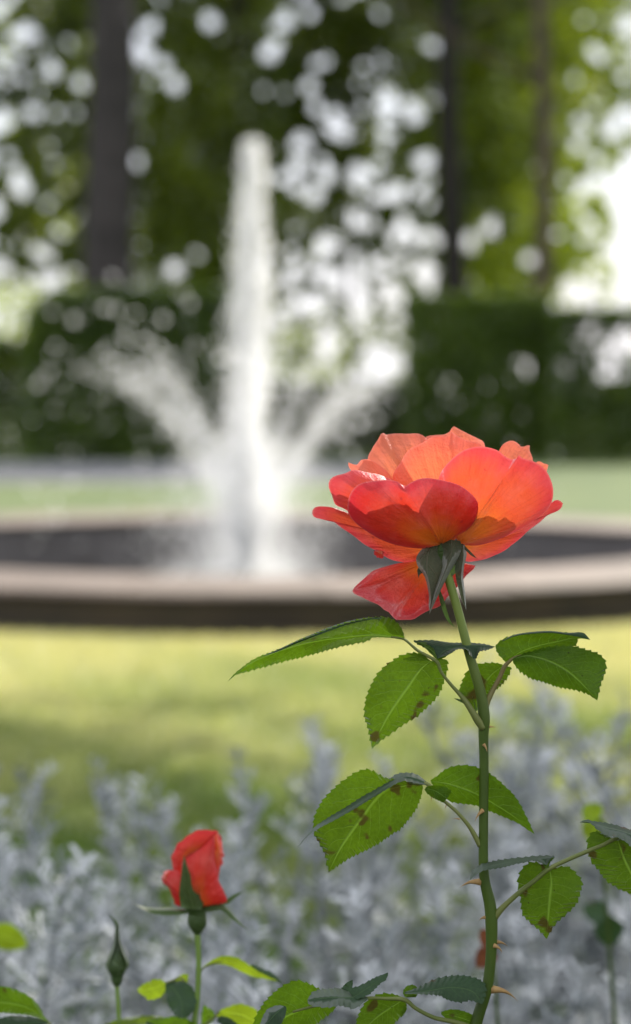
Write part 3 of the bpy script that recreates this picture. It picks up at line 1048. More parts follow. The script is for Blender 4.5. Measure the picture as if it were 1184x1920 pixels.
for (px, d, ytop, wpx, ns, words) in SPOTS:
    d *= 0.97
    foot = U(px, 1900, d)
    topz = CAM_H - (ytop - 740) / F * d
    root = thing('silver_shrub', words, 'shrub', (foot[0], foot[1], 0.03), 'silver leaved shrubs in the bed')
    wm = wpx / F * d
    # woody base
    geos = []
    for k in range(5):
        a = k * 1.26
        pp = np.array([[foot[0], foot[1], 0.0], [foot[0] + 0.03 * math.cos(a), foot[1] + 0.03 * math.sin(a), topz * 0.25], [foot[0] + 0.07 * math.cos(a), foot[1] + 0.06 * math.sin(a), topz * 0.5]])
        geos.append(tube_geo(spline(pp, 6), np.linspace(0.005, 0.003, 6), 6)[:2])
    v, f = join_geo(geos)
    mesh_obj('woody_base', v, f, BARK_BROWN, root)
    ns = int(ns * 0.6)
    for k in range(ns):
        me, L = branch_meshes[int(rng.integers(0, 9))]
        o = bpy.data.objects.new('branch', me)
        C.objects.link(o)
        o.parent = root
        rr = math.sqrt((k + 0.5) / ns)
        a = k * 2.4 + rng.uniform(0, 1)
        high = topz + 0.035 - (rng.uniform(0, 0.03) if k < ns * 0.45 else rng.uniform(0.03, 0.20))
        high -= 0.05 * rr
        sc = rng.uniform(0.85, 1.15)
        o.location = (wm * 0.45 * rr * math.cos(a), 0.08 * rr * math.sin(a), max(0.0, high - 0.03 - L * sc))
        tilt = rr * R(34)
        o.rotation_euler = (math.sin(a) * -tilt * 0.7, math.cos(a) * tilt, rng.uniform(0, 6.28))
        o.scale = (sc, sc, sc)


# ================================================================== THE ROSES
class Frame:
    """pixel frame of a plant standing at distance d0; depth offsets are in photo pixels at that distance"""

    def __init__(self, d0):
        self.d0 = d0
        self.s = d0 / F

    def pt(self, q):
        q = np.asarray(q, float)
        return U(q[..., 0], q[..., 1], self.d0 + q[..., 2] * self.s)


def Zc(pts, ox, oy, s):
    """coordinates read in an enlarged crop -> photo pixels"""
    return [(ox + p[0] / s, oy + p[1] / s) + tuple(p[2:]) for p in pts]


def leaflet(fr, name, mid, a, b, mat, parent, d=(0, 0), ea=0.0, eb=0.0, teeth=11.0, amp=4.2, fold=0.0, rows=None, wave=2.0):
    """blade between its midrib and two traced margins. d: depth at foot and tip; ea, eb: extra depth of each margin"""
    mid, a, b = [np.asarray(x, float)[:, :2] for x in (mid, a, b)]
    La = np.linalg.norm(np.diff(a, axis=0), axis=1).sum()
    rows = rows or int(max(28, min(150, La / teeth * 5)))
    M, A, B = spline(mid, rows), spline(a, rows), spline(b, rows)
    A[-1] = B[-1] = M[-1]
    nt_ = max(3, int(La / teeth))
    t = np.linspace(0, 1, rows)
    if amp > 0:
        for E, ph in ((A, 0.0), (B, 0.4)):
            outw = E - M
            wd = np.linalg.norm(outw, axis=1)
            tg = np.gradient(E, axis=0)
            tg /= np.linalg.norm(tg, axis=1)[:, None] + 1e-9
            nr = np.stack([-tg[:, 1], tg[:, 0]], 1)
            nr *= np.sign((nr * outw).sum(1))[:, None]
            ir = t * nt_ + ph + 0.25 * np.sin(t * 9 + ph * 5)
            saw = ir % 1.0
            saw = saw ** 1.6
            k = amp * saw * np.clip(t / 0.10, 0, 1) * np.clip((1 - t) / 0.05, 0, 1) * np.clip(wd / 8, 0.25, 1)
            E += nr * k[:, None] + tg * (k * 0.28)[:, None]
    H = 7
    us = np.concatenate([-np.linspace(1, 0, H + 1), np.linspace(0, 1, H + 1)[1:]])
    env = np.sin(np.pi * np.clip(t, 0, 1) ** 0.8) ** 0.6
    grid = np.zeros((rows, len(us), 3))
    ph = rng.uniform(0, 6)
    for j, u in enumerate(us):
        E = A if u < 0 else B
        ee = ea if u < 0 else eb
        w_ = abs(u)
        grid[:, j, :2] = M * (1 - w_) + E * w_
        grid[:, j, 2] = d[0] + (d[1] - d[0]) * t + ee * env * (w_ ** 1.35) + fold * env * (w_ - 1) \
            + wave * w_ * np.sin(t * 15 + ph + (2 if u > 0 else 0)) + (0.0 if mat is LEAF_TOP else 0.6) * np.sin((t - 0.26 * w_) * 9 * 2 * np.pi) * w_ * (1 - w_) * 2
    P = fr.pt(grid.reshape(-1, 3))
    nc = len(us)
    i = np.arange(rows * nc).reshape(rows, nc)
    f = np.stack([i[:-1, :-1], i[:-1, 1:], i[1:, 1:], i[1:, :-1]], -1).reshape(-1, 4)
    uv = np.stack([np.tile((us + 1) / 2, rows), np.repeat(t, nc)], 1)
    return mesh_obj(name, P, f, mat, parent, uv=uv)


def petal(fr, base, rim, mat, parent, bulge=0.0, p=1.0, name='petal', nu=72, nv=26, curl=0.0, wob=3.0, seed=0, crease=()):
    """petal blade: fan from its claw to the traced rim (photo x, y, depth), cupped by 'bulge'"""
    rg = np.random.default_rng(seed + 900)
    rim3 = spline(rim, nu)
    v = np.linspace(0, 1, nv) ** 0.85
    u = np.linspace(0, 1, nu)
    # small irregularities of the margin
    jit = sum(rg.normal(0, 0.7) * np.sin(u * k * np.pi * 2 + rg.uniform(0, 6)) for k in range(5, 12))
    ctr = np.asarray(base, float)
    outw = rim3[:, :2] - ctr[:2]
    outw /= np.linalg.norm(outw, axis=1)[:, None] + 1e-9
    rim3[:, :2] += outw * (jit * np.sin(np.pi * u) ** 0.4)[:, None]
    G = np.zeros((nv, nu, 3))
    cu = np.sin(np.pi * u) ** 0.6
    a1, a2, a3 = rg.uniform(0, 6, 3)
    for i_, vv in enumerate(v):
        G[i_, :, :2] = ctr[:2] + (rim3[:, :2] - ctr[:2]) * vv
        G[i_, :, 2] = ctr[2] + (rim3[:, 2] - ctr[2]) * vv ** p + bulge * math.sin(math.pi * vv ** 0.8) * cu
        G[i_, :, 2] += wob * vv ** 1.5 * (np.sin(u * 9 + a1) + 0.6 * np.sin(u * 19 + a2 + 3 * vv) + 0.35 * np.sin(u * 37 + a3))
        G[i_, :, 2] += curl * np.clip((vv - 0.82) / 0.18, 0, 1) ** 2 * cu
        for (cu0, cw, cd) in crease:
            G[i_, :, 2] += cd * vv ** 1.3 * np.exp(-((u - cu0) / cw) ** 2)
    P = fr.pt(G.reshape(-1, 3))
    i = np.arange(nv * nu).reshape(nv, nu)
    f = np.stack([i[:-1, :-1], i[:-1, 1:], i[1:, 1:], i[1:, :-1]], -1).reshape(-1, 4)
    uv = np.stack([np.tile(u, nv), np.repeat(v, nu)], 1)
    return mesh_obj(name, P, f, mat, parent, uv=uv)


def stalk(fr, pts, name, mat, parent, n=24, sides=10, extra=None):
    """tube along (x, y, depth, radius px)"""
    q = spline(pts, n)
    q[:, 3] *= 0.93 if name == 'stem' else 1.0
    P = fr.pt(q[:, :3])
    rd = q[:, 3] * fr.s
    if extra is not None:
        e = spline(extra, 20)
        P = np.vstack([P, e[1:, :3]])
        rd = np.concatenate([rd, e[1:, 3]])
    v, f, uv = tube_geo(P, rd, sides)
    return mesh_obj(name, v, f, mat, parent, uv=uv)


def thorn(fr, p0, p1, r0, parent, d0=0, d1=0, sag=3):
    p0, p1 = np.array(p0, float), np.array(p1, float)
    t = np.linspace(0, 1, 9)
    dirv = (p1 - p0) / (np.linalg.norm(p1 - p0) + 1e-9)
    nr = np.array([-dirv[1], dirv[0]])
    if nr[1] > 0:
        nr = -nr
    xy = p0 + (p1 - p0) * t[:, None] + nr * (sag * np.sin(np.pi * t))[:, None]
    q = np.column_stack([xy, d0 + (d1 - d0) * t])
    rd = r0 * ((1 - t) ** 1.4 * 0.95 + 0.05 * (1 - t)) + 0.15
    v, f, uv = tube_geo(fr.pt(q), rd * fr.s, 8)
    return mesh_obj('thorn', v, f, THORN, parent, uv=uv)


# ---------------------------------------------------------------- the open rose
fr = Frame(0.864)
foot = np.array([U(872, 2000, 0.864)[0] - 0.01, U(872, 2000, 0.864)[1] + 0.03, 0.03])
rose = thing('rose_plant', 'thorny rose stem bearing the large open coral rose', 'rose', tuple(foot), 'rose canes in the bed')
last = fr.pt(np.array([872, 1995, 0.0]))
stem = stalk(fr, [(836, 1070, 2, 11.0), (843, 1090, 0, 9.2), (861, 1152, 0, 9.0), (880, 1225, 0, 9.4), (902, 1300, 0, 10.5), (908, 1345, 0, 12), (907, 1380, 0, 10.2), (908, 1450, 0, 9.4),
                  (907, 1550, 0, 9.6), (908, 1640, 0, 10.2), (919, 1695, 0, 12.0), (922, 1735, 0, 12.5), (921, 1790, 0, 11.0), (914, 1850, 0, 11.2), (897, 1905, 0, 12), (872, 1995, 0, 12.5)],
             'stem', STEM, rose, n=110, sides=16,
             extra=[tuple(last) + (12.5 * fr.s,), tuple(last + np.array([-0.012, 0.004, -0.12])) + (13 * fr.s,), tuple(last * [1, 1, 0.4] + foot * [0, 0, 0]) + (14 * fr.s,), tuple(foot) + (16 * fr.s,)])

z5 = lambda *p: Zc(p, 840, 1480, 3.442)
z3 = lambda *p: Zc(p, 760, 1130, 2.96)
z2 = lambda *p: Zc(p, 420, 1130, 2.96)
z4 = lambda *p: Zc(p, 540, 1400, 2.4667)
z7 = lambda *p: Zc(p, 440, 1740, 2.193)
z6 = lambda *p: Zc(p, 180, 1520, 3.482)
z1 = lambda *p: Zc(p, 560, 780, 2.277)
z8 = lambda *p: Zc(p, 0, 1700, 2.691)


def th5(a, b, r, **k):
    (p0,), (p1,) = z5(a), z5(b)
    thorn(fr, p0, p1, r, stem, **k)


th5((215, 598), (75, 635), 7.5, sag=5)
th5((226, 135), (175, 206), 4.5, d0=-9, d1=-22, sag=2)
th5((248, 826), (200, 847), 4.5, sag=2)
th5((310, 985), (388, 1016), 4.5, sag=3)
th5((298, 1008), (352, 1057), 5, d0=-8, d1=-18, sag=3)
th5((278, 1290), (452, 1367), 8.5, sag=7)
(p0,), (p1,) = z3((455, 690)), z3((504, 693))
thorn(fr, p0, p1, 3.5, stem, sag=1)
(p0,), (p1,) = z3((436, 786)), z3((456, 828))
thorn(fr, p0, p1, 3.5, stem, d0=-9, d1=-16, sag=1)

# --- bloom: the swelling under the flower carries petals and sepals
cx, cy = 829, 1022
q = np.array([(836, 1074, 6, 9.5), (834, 1060, 6, 13), (831, 1045, 6, 17), (829, 1032, 6, 20), (828, 1018, 8, 20), (827, 1008, 10, 14)], float)
v, f, uv = tube_geo(fr.pt(spline(q, 16)[:, :3]), spline(q, 16)[:, 3] * fr.s, 16)
bloom = mesh_obj('bloom', v, f, SEPAL_GREEN, rose, uv=uv)
bloom['label'] = 'large open coral rose turned away, seen from below'


def P_(base, rim, dep, mat, seed, **k):
    """rim in crop coordinates with depth interpolated over the list 'dep' (fractions of the rim)"""
    r2 = z1(*rim)
    ds = np.interp(np.linspace(0, 1, len(r2)), np.linspace(0, 1, len(dep)), dep)
    (b,) = z1(base[:2])
    petal(fr, (b[0], b[1], base[2]), [(x, y, d_) for (x, y), d_ in zip(r2, ds)], mat, bloom, seed=seed, **k)


# front heart-shaped petal
P_((610, 548, -6), [(588, 552), (520, 566), (420, 552), (330, 516), (260, 472), (217, 420), (208, 370), (225, 325), (270, 287), (330, 274), (400, 275), (430, 284), (452, 300), (478, 286), (520, 269), (570, 265),
                    (640, 279), (700, 304), (750, 345), (772, 385), (766, 430), (740, 470), (700, 500), (640, 528), (625, 545)],
   [-8, -55, -95, -118, -125, -125, -120, -95, -50, -8], PETAL_RED, 1, bulge=-42, p=0.75, curl=10, wob=2.0, crease=((0.47, 0.05, 16),))
# large right petal
P_((690, 540, -2), [(690, 548), (740, 553), (800, 545), (880, 516), (960, 476), (1040, 421), (1080, 370), (1089, 310), (1071, 256), (1042, 217), (992, 191), (958, 180), (945, 163), (922, 186), (880, 173), (850, 147), (800, 130), (750, 134),
                    (690, 156), (640, 196), (606, 250), (600, 300), (622, 400), (660, 500), (680, 535)],
   [-4, -30, -62, -80, -92, -104, -112, -110, -105, -90, -30, -4], PETAL_CORAL, 2, bulge=-30, p=0.8, curl=6, wob=2.6, crease=((0.5, 0.03, -8), (0.62, 0.04, 7)))
# left side petal
P_((590, 530, 4), [(560, 560), (380, 520), (205, 402), (160, 380), (136, 332), (134, 296), (165, 250), (220, 235), (290, 238), (352, 254), (400, 272), (470, 330), (560, 480)],
   [4, -20, -50, -66, -66, -54, -34, -10, 4], PETAL_CORAL, 3, bulge=-26, p=0.85, curl=14, wob=2.4)
# middle back petal
P_((640, 540, 14), [(560, 500), (450, 380), (405, 290), (412, 240), (428, 205), (455, 163), (500, 127), (560, 97), (610, 88), (640, 82), (655, 60), (672, 78), (725, 108), (790, 131), (820, 220), (800, 330), (720, 480), (660, 535)],
   [14, 8, 2, 0, 2, 8, 14, 20, 24, 24, 20, 14], PETAL_ORANGE, 4, bulge=-34, p=0.8, curl=8, wob=2.4, crease=((0.57, 0.02, -6),))
# small left inner petal
P_((600, 530, 18), [(520, 480), (330, 330), (232, 240), (212, 200), (232, 206), (250, 207), (266, 184), (300, 186), (340, 206), (380, 240), (420, 300), (560, 500)],
   [18, 16, 12, 10, 10, 14, 18], PETAL_ORANGE, 5, bulge=-16, p=0.8, wob=2)
# upper left petal
P_((620, 530, 22), [(520, 470), (340, 300), (294, 184), (310, 145), (338, 110), (356, 70), (372, 80), (410, 76), (450, 70), (500, 76), (545, 97), (580, 160), (600, 300), (620, 520)],
   [22, 30, 40, 48, 56, 60, 56, 40, 22], PETAL_ORANGE, 6, bulge=-30, p=0.8, curl=8, wob=2.6)
# upper back petal
P_((650, 530, 26), [(600, 450), (540, 200), (535, 99), (580, 86), (620, 77), (648, 62), (660, 43), (690, 60), (730, 78), (768, 96), (795, 128), (800, 250), (700, 500)],
   [26, 60, 88, 96, 96, 88, 60, 26], PETAL_ORANGE, 7, bulge=-20, p=0.8, wob=3)
# upper right back petal
P_((680, 530, 24), [(690, 480), (800, 260), (862, 137), (880, 114), (908, 105), (935, 118), (955, 131), (986, 123), (986, 150), (1002, 196), (980, 300), (800, 480)],
   [24, 44, 66, 72, 66, 44, 24], PETAL_ORANGE, 8, bulge=-16, p=0.8, wob=2.5)
P_((690, 530, 24), [(760, 480), (950, 280), (1012, 201), (1036, 198), (1052, 206), (1066, 206), (1062, 234), (1040, 280), (860, 470)],
   [24, 30, 40, 44, 40, 24], PETAL_ORANGE, 9, bulge=-10, p=0.8, wob=2)
# lower left guard petal
P_((600, 560, 10), [(540, 575), (380, 470), (205, 414), (165, 396), (130, 388), (80, 386), (60, 398), (64, 428), (100, 441), (140, 447), (175, 470), (225, 505), (282, 547), (332, 577), (382, 606), (432, 622), (490, 621), (560, 600)],
   [10, 0, -14, -22, -18, -8, 2, 8, 10], PETAL_CORAL, 10, bulge=14, p=0.9, wob=1.5)
# the small curled lip under it
P_((352, 575, 2), [(330, 570), (322, 578), (326, 594), (345, 607), (366, 604), (362, 590), (372, 580)], [-2, -8, -10, -6, 0], PETAL_RED, 11, bulge=-4, wob=0.3, nu=24, nv=8)
# lower right guard petal
P_((690, 560, 12), [(690, 540), (860, 500), (1040, 400), (1092, 362), (1114, 359), (1131, 373), (1112, 402), (1062, 426), (1002, 474), (962, 510), (902, 558), (852, 588), (792, 613), (722, 622), (690, 600)],
   [12, 30, 44, 40, 34, 26, 14], PETAL_CORAL, 12, bulge=12, p=0.9, wob=1.5)
# hanging petal behind the stem
P_((600, 600, 24), [(510, 612), (430, 628), (380, 641), (320, 661), (270, 700), (236, 738), (242, 757), (290, 781), (330, 804), (360, 832), (386, 836), (408, 852), (422, 866), (482, 871), (520, 851), (570, 826), (612, 800), (670, 735), (716, 690), (752, 640), (716, 633), (650, 610)],
   [24, 20, 6, -6, -4, 6, 20, 34, 30, 24], PETAL_RED, 13, bulge=22, p=1.0, curl=-12, wob=3.6, crease=((0.55, 0.06, 10), (0.35, 0.05, -8)))
# petals closing the heart of the flower (they lie inside the cup)
for k, (bx_, w_, top_, dep_) in enumerate([(560, 150, 300, 60), (640, 170, 260, 80), (760, 160, 270, 66), (870, 120, 300, 40), (470, 120, 330, 40), (680, 110, 240, 50), (590, 90, 250, 44)]):
    P_((640, 530, 20), [(620, 500), (bx_ - w_, 400), (bx_ - w_ * 0.9, top_ + 60), (bx_ - w_ * 0.5, top_ + 8), (bx_, top_), (bx_ + w_ * 0.5, top_ + 10), (bx_ + w_ * 0.9, top_ + 70), (bx_ + w_, 400), (660, 500)],
       [20, dep_ - 20, dep_, dep_ + 6, dep_, dep_ - 20, 20], PETAL_ORANGE, 20 + k, bulge=18, p=0.8, wob=3, nu=40, nv=14)

# sepals folded back along the stem
leaflet(fr, 'sepal', z1((590, 532), (556, 580), (548, 650), (560, 720), (566, 790), (560, 838)), z1((575, 535), (535, 560), (504, 602), (510, 642), (540, 690), (556, 760), (556, 805), (560, 838)),
        z1((602, 532), (612, 580), (622, 640), (606, 700), (585, 760), (572, 805), (560, 838)), SEPAL, bloom, d=(-14, -20), ea=14, eb=8, amp=0, wave=1)
leaflet(fr, 'sepal', z1((650, 528), (655, 580), (635, 640), (610, 700), (585, 765), (558, 848)), z1((606, 528), (612, 590), (612, 640), (596, 700), (575, 770), (558, 848)),
        z1((690, 532), (698, 560), (680, 610), (648, 665), (622, 715), (595, 770), (558, 848)), SEPAL, bloom, d=(-22, -26), ea=16, eb=16, amp=0, wave=1)
leaflet(fr, 'sepal', z1((700, 545), (702, 610), (694, 680), (702, 750), (717, 832)), z1((680, 550), (668, 620), (672, 690), (690, 760), (704, 800), (717, 832)),
        z1((708, 545), (718, 590), (708, 640), (704, 690), (712, 760), (717, 832)), SEPAL, bloom, d=(-10, -8), ea=6, eb=10, amp=0, wave=1)
leaflet(fr, 'sepal', z1((700, 548), (715, 566), (740, 590), (762, 608)), z1((700, 543), (718, 562), (742, 586), (762, 608)), z1((698, 555), (712, 572), (738, 596), (762, 608)), SEPAL, bloom, d=(-4, -14), amp=0, wave=0.3)
leaflet(fr, 'sepal', z1((600, 748), (616, 800), (640, 860), (672, 908)), z1((596, 745), (606, 800), (632, 868), (672, 908)), z1((606, 745), (622, 785), (634, 830), (652, 880), (672, 908)), SEPAL_GREEN, bloom, d=(-4, 10), amp=0, wave=0.5)
leaflet(fr, 'sepal', z1((590, 600), (545, 640), (518, 668), (514, 696)), z1((585, 590), (535, 632), (508, 655), (514, 696)), z1((600, 615), (550, 660), (520, 675), (514, 696)), SEPAL, bloom, d=(6, 4), amp=0, wave=0.3)
leaflet(fr, 'sepal', z1((640, 560), (650, 620), (652, 670), (640, 700)), z1((610, 560), (620, 640), (640, 700)), z1((690, 560), (690, 630), (670, 670), (640, 700)), SEPAL_GREEN, bloom, d=(-2, -6), amp=0, wave=0.3)


# ---------------------------------------------------------------- leaves of the open rose
def leaf(pts, root, f_, mat=PETIOLE, n=26, label=None):
    o = stalk(f_, pts, 'leaf', mat, root, n=n, sides=9)
    if label:
        o['label'] = label
    return o


# upper left leaf
L = leaf(z3((432, 700, -6, 6.5), (400, 650, -10, 7.5), (372, 605, -12, 6.2), (335, 548, -12, 5.4), (300, 505, -12, 3.8), (250, 450, -12, 3.2), (200, 385, -12, 3.0), (172, 325, -12, 3.4))
         + z2((1080, 268, -10, 3.0), (1000, 203, -8, 2.2), (930, 190, -10, 1.6)), rose, fr, n=50)
leaflet(fr, 'leaflet', z2((1002, 202), (930, 189), (820, 181), (700, 190), (550, 208), (400, 240), (250, 290), (130, 350), (22, 438)),
        z2((1005, 196), (988, 150), (952, 106), (900, 83), (800, 88), (700, 108), (600, 140), (500, 180), (400, 220), (300, 265), (200, 300), (130, 340), (60, 395), (22, 438)),
        z2((1000, 208), (930, 196), (835, 192), (790, 212), (700, 230), (600, 253), (500, 283), (400, 307), (300, 333), (220, 355), (120, 383), (60, 405), (22, 438)),
        LEAF_CLEAN, L, d=(-8, -20), ea=-30, eb=16, teeth=11, amp=3.6)
# blue-grey upper side showing along the rolled margin of that leaflet
leaflet(fr, 'leaflet_margin', z2((880, 85), (800, 90), (700, 109), (600, 141), (500, 181), (400, 221), (300, 266), (205, 300)), z2((880, 82), (800, 83), (700, 100), (600, 131), (500, 171), (400, 213), (300, 260), (205, 300)),
        z2((880, 88), (800, 95), (700, 117), (600, 151), (500, 189), (400, 228), (300, 270), (205, 300)), LEAF_TOP, L, d=(-38, -44), ea=14, eb=0, teeth=11, amp=1.5, wave=0.4)
leaflet(fr, 'leaflet', z2((1150, 322), (1090, 375), (1030, 460), (970, 545), (920, 620), (865, 720), (822, 812)),
        z2((1140, 315), (1100, 290), (1050, 280), (990, 295), (930, 330), (870, 380), (830, 440), (800, 510), (784, 580), (787, 640), (802, 690), (812, 740), (822, 812)),
        z2((1160, 322), (1228, 316), (1238, 370), (1220, 430), (1199, 490), (1154, 550), (1114, 587), (1074, 627), (1024, 655), (940, 713), (870, 763), (822, 812)),
        LEAF_UNDER, L, d=(-10, 10), ea=-14, eb=14, teeth=12, amp=4.2, fold=5)
leaflet(fr, 'leaflet', z3((180, 312), (220, 268), (310, 244), (420, 236), (502, 244)), z3((176, 306), (130, 262), (60, 222), (60, 212), (150, 212), (250, 225), (350, 226), (430, 231), (502, 244)),
        z3((186, 308), (240, 284), (295, 256), (340, 262), (386, 310), (410, 272), (450, 262), (482, 252), (502, 244)), LEAF_TOP, L, d=(-14, -6), ea=30, eb=-26, teeth=9, amp=2.4, wave=1)
leaflet(fr, 'leaflet', z3((180, 318), (165, 285), (125, 250), (60, 218)), z3((176, 316), (130, 270), (95, 238), (60, 218)), z3((188, 316), (240, 290), (270, 262), (200, 236), (120, 222), (60, 218)), LEAF_CLEAN, L, d=(-12, 4), ea=0, eb=12, amp=1.5, teeth=9)
for (a_, b_) in (((345, 560), (268, 530)), ((395, 600), (372, 515))):   # stipule points
    (q0,), (q1,) = z3(a_), z3(b_)
    leaflet(fr, 'stipule', [q0, ((q0[0] + q1[0]) / 2, (q0[1] + q1[1]) / 2), q1], [(q0[0], q0[1] - 4), ((q0[0] + q1[0]) / 2, (q0[1] + q1[1]) / 2 - 3), q1], [(q0[0], q0[1] + 4), ((q0[0] + q1[0]) / 2, (q0[1] + q1[1]) / 2 + 2), q1], SEPAL_GREEN, L, d=(-12, -14), amp=0, wave=0.2)
# right leaf
L = leaf(z3((440, 610, 0, 6), (458, 545, 2, 6.0), (490, 480, 4, 4.8), (525, 415, 5, 4.4), (552, 355, 4, 4.2), (580, 325, 2, 3.6), (605, 305, 0, 2.4), (650, 290, -2, 1.6)), rose, fr, n=36)
leaflet(fr, 'leaflet', z3((545, 350), (480, 400), (430, 470), (400, 540), (392, 604)), z3((540, 342), (480, 336), (400, 346), (350, 380), (320, 440), (303, 490), (320, 535), (355, 580), (392, 604)),
        z3((555, 350), (584, 362), (574, 400), (540, 445), (505, 480), (470, 510), (440, 560), (392, 604)), LEAF_UNDER, L, d=(22, 34), ea=-8, eb=12, teeth=12, amp=3.8)
leaflet(fr, 'leaflet', z3((590, 312), (640, 275), (740, 240), (850, 215), (940, 196), (1028, 206)), z3((562, 335), (520, 285), (505, 242), (550, 200), (640, 176), (760, 164), (860, 166), (950, 178), (1028, 206)),
        z3((600, 318), (700, 282), (800, 262), (880, 250), (945, 236), (962, 200), (1028, 206)), LEAF_CLEAN, L, d=(6, 30), ea=-20, eb=6, teeth=11, amp=2.6, fold=4)
leaflet(fr, 'leaflet_margin', z3((540, 212), (600, 186), (680, 171), (800, 163), (900, 173), (980, 180), (1028, 206)), z3((540, 210), (600, 181), (680, 165), (800, 157), (900, 167), (985, 167), (1028, 206)),
        z3((540, 216), (600, 189), (680, 175), (800, 168), (900, 179), (965, 190), (1028, 206)), LEAF_TOP, L, d=(-18, -4), ea=12, eb=0, amp=1.2, wave=0.3)
leaflet(fr, 'leaflet', z3((595, 312), (680, 292), (780, 315), (880, 365), (970, 440), (1066, 542)), z3((600, 306), (700, 272), (800, 250), (920, 243), (1010, 265), (1080, 292), (1110, 332), (1106, 390), (1083, 450), (1066, 542)),
        z3((600, 335), (640, 378), (700, 417), (770, 437), (850, 465), (920, 477), (1000, 498), (1066, 542)), LEAF_CLEAN, L, d=(-2, -24), ea=-10, eb=10, teeth=12, amp=4.2, fold=6)
# middle left leaf with rust spots
L = leaf(z4((888, 460, -2, 4.5), (872, 425, -4, 5), (840, 370, -8, 4.2), (790, 310, -12, 3.4), (740, 265, -14, 3.2), (700, 232, -15, 3.2), (645, 172, -14, 3.8), (600, 172, -14, 2.4), (560, 168, -15, 1.6)), rose, fr, n=40)
leaflet(fr, 'leaflet', z4((622, 176), (540, 180), (455, 200), (400, 250), (350, 320), (300, 390), (240, 480), (188, 582)), z4((620, 166), (520, 152), (462, 150), (420, 130), (370, 108), (320, 119), (250, 166), (180, 231), (140, 290), (121, 350), (126, 400), (151, 450), (175, 500), (188, 582)),
        z4((626, 190), (611, 240), (589, 290), (559, 330), (519, 378), (479, 403), (429, 438), (369, 473), (309, 500), (250, 535), (188, 582)), LEAF_UNDER, L, d=(-8, 12), ea=-16, eb=14, teeth=12, amp=4.0, fold=5)['label'] = 'leaflet with rusty brown spots'
leaflet(fr, 'leaflet', z4((640, 168), (595, 150), (540, 140), (470, 172), (400, 222), (320, 270), (230, 322), (150, 367), (95, 408), (40, 472)), z4((640, 160), (600, 131), (555, 122), (500, 130), (440, 174), (350, 229), (260, 286), (170, 340), (110, 386), (40, 472)),
        z4((645, 178), (590, 168), (530, 158), (470, 188), (385, 240), (305, 289), (222, 336), (150, 374), (90, 417), (40, 472)), LEAF_TOP, L, d=(-16, -46), ea=26, eb=-14, teeth=11, amp=2.2, wave=1)
leaflet(fr, 'leaflet', z4((662, 160), (740, 170), (830, 200), (920, 245), (1010, 300), (1080, 350), (1141, 404)), z4((660, 155), (700, 130), (740, 101), (800, 87), (870, 96), (940, 131), (1000, 181), (1050, 231), (1085, 290), (1110, 340), (1141, 404)),
        z4((665, 170), (720, 230), (760, 254), (820, 263), (880, 273), (940, 298), (1000, 324), (1060, 350), (1110, 384), (1141, 404)), LEAF_CLEAN, L, d=(0, 30), ea=-14, eb=12, teeth=13, amp=2.6, fold=5)
leaflet(fr, 'leaflet', z4((638, 190), (690, 208), (735, 240)), z4((638, 186), (665, 181), (712, 183), (755, 206), (735, 240)), z4((632, 198), (650, 220), (690, 244), (718, 255), (735, 240)), LEAF_CLEAN, L, d=(-22, -30), ea=-6, eb=4, amp=1.6, teeth=8)
for (a_, b_) in (((738, 262), (726, 292)), ((795, 335), (760, 332)), ((668, 226), (664, 258))):
    (q0,), (q1,) = z4(a_), z4(b_)
    thorn(fr, q0, q1, 1.6, L, d0=-12, d1=-14, sag=0.5)
# lower right leaf
L = leaf(z5((300, 830, 0, 7), (330, 790, -4, 6.5), (380, 738, -8, 5.4), (480, 650, -14, 4.6), (560, 590, -18, 4.4), (650, 515, -20, 4.2), (760, 460, -22, 4.0), (900, 400, -24, 4.0), (1000, 360, -25, 3.8), (1095, 315, -26, 3.4), (1230, 300, -24, 2.4)), rose, fr, n=50)
leaflet(fr, 'leaflet', z5((655, 512), (668, 600), (658, 700), (648, 820), (638, 967)), z5((640, 502), (590, 481), (540, 475), (490, 505), (462, 560), (457, 610), (471, 680), (477, 750), (492, 810), (540, 860), (590, 900), (638, 967)),
        z5((680, 512), (740, 500), (790, 511), (830, 550), (862, 600), (852, 660), (828, 728), (788, 778), (740, 818), (690, 868), (660, 918), (638, 967)), LEAF_UNDER, L, d=(-10, 18), ea=6, eb=-6, teeth=12, amp=4.4, fold=5)
leaflet(fr, 'leaflet', z5((640, 490), (600, 450), (500, 456), (400, 470), (300, 488), (215, 515), (140, 587)), z5((644, 480), (686, 436), (600, 432), (500, 440), (400, 450), (300, 465), (210, 490), (160, 530), (140, 587)),
        z5((632, 486), (560, 458), (500, 470), (430, 482), (370, 499), (310, 509), (240, 520), (190, 546), (140, 587)), LEAF_TOP, L, d=(-22, -50), ea=30, eb=-22, teeth=12, amp=3.0, wave=1)
leaflet(fr, 'leaflet', z5((640, 512), (640, 480), (620, 455)), z5((632, 510), (610, 478), (590, 455), (620, 455)), z5((650, 510), (660, 470), (684, 440), (620, 455)), LEAF_CLEAN, L, d=(-22, -10), amp=0.8, teeth=8)
leaflet(fr, 'leaflet', z5((1098, 330), (1140, 450), (1200, 580), (1255, 725)), z5((1062, 316), (1000, 291), (940, 276), (906, 330), (911, 400), (931, 460), (980, 520), (1020, 578), (1060, 608), (1110, 638), (1180, 670), (1255, 725)),
        z5((1112, 322), (1250, 380), (1330, 500), (1340, 640), (1255, 725)), LEAF_UNDER, L, d=(-14, 0), ea=6, eb=-6, teeth=12, amp=4.4, fold=5)
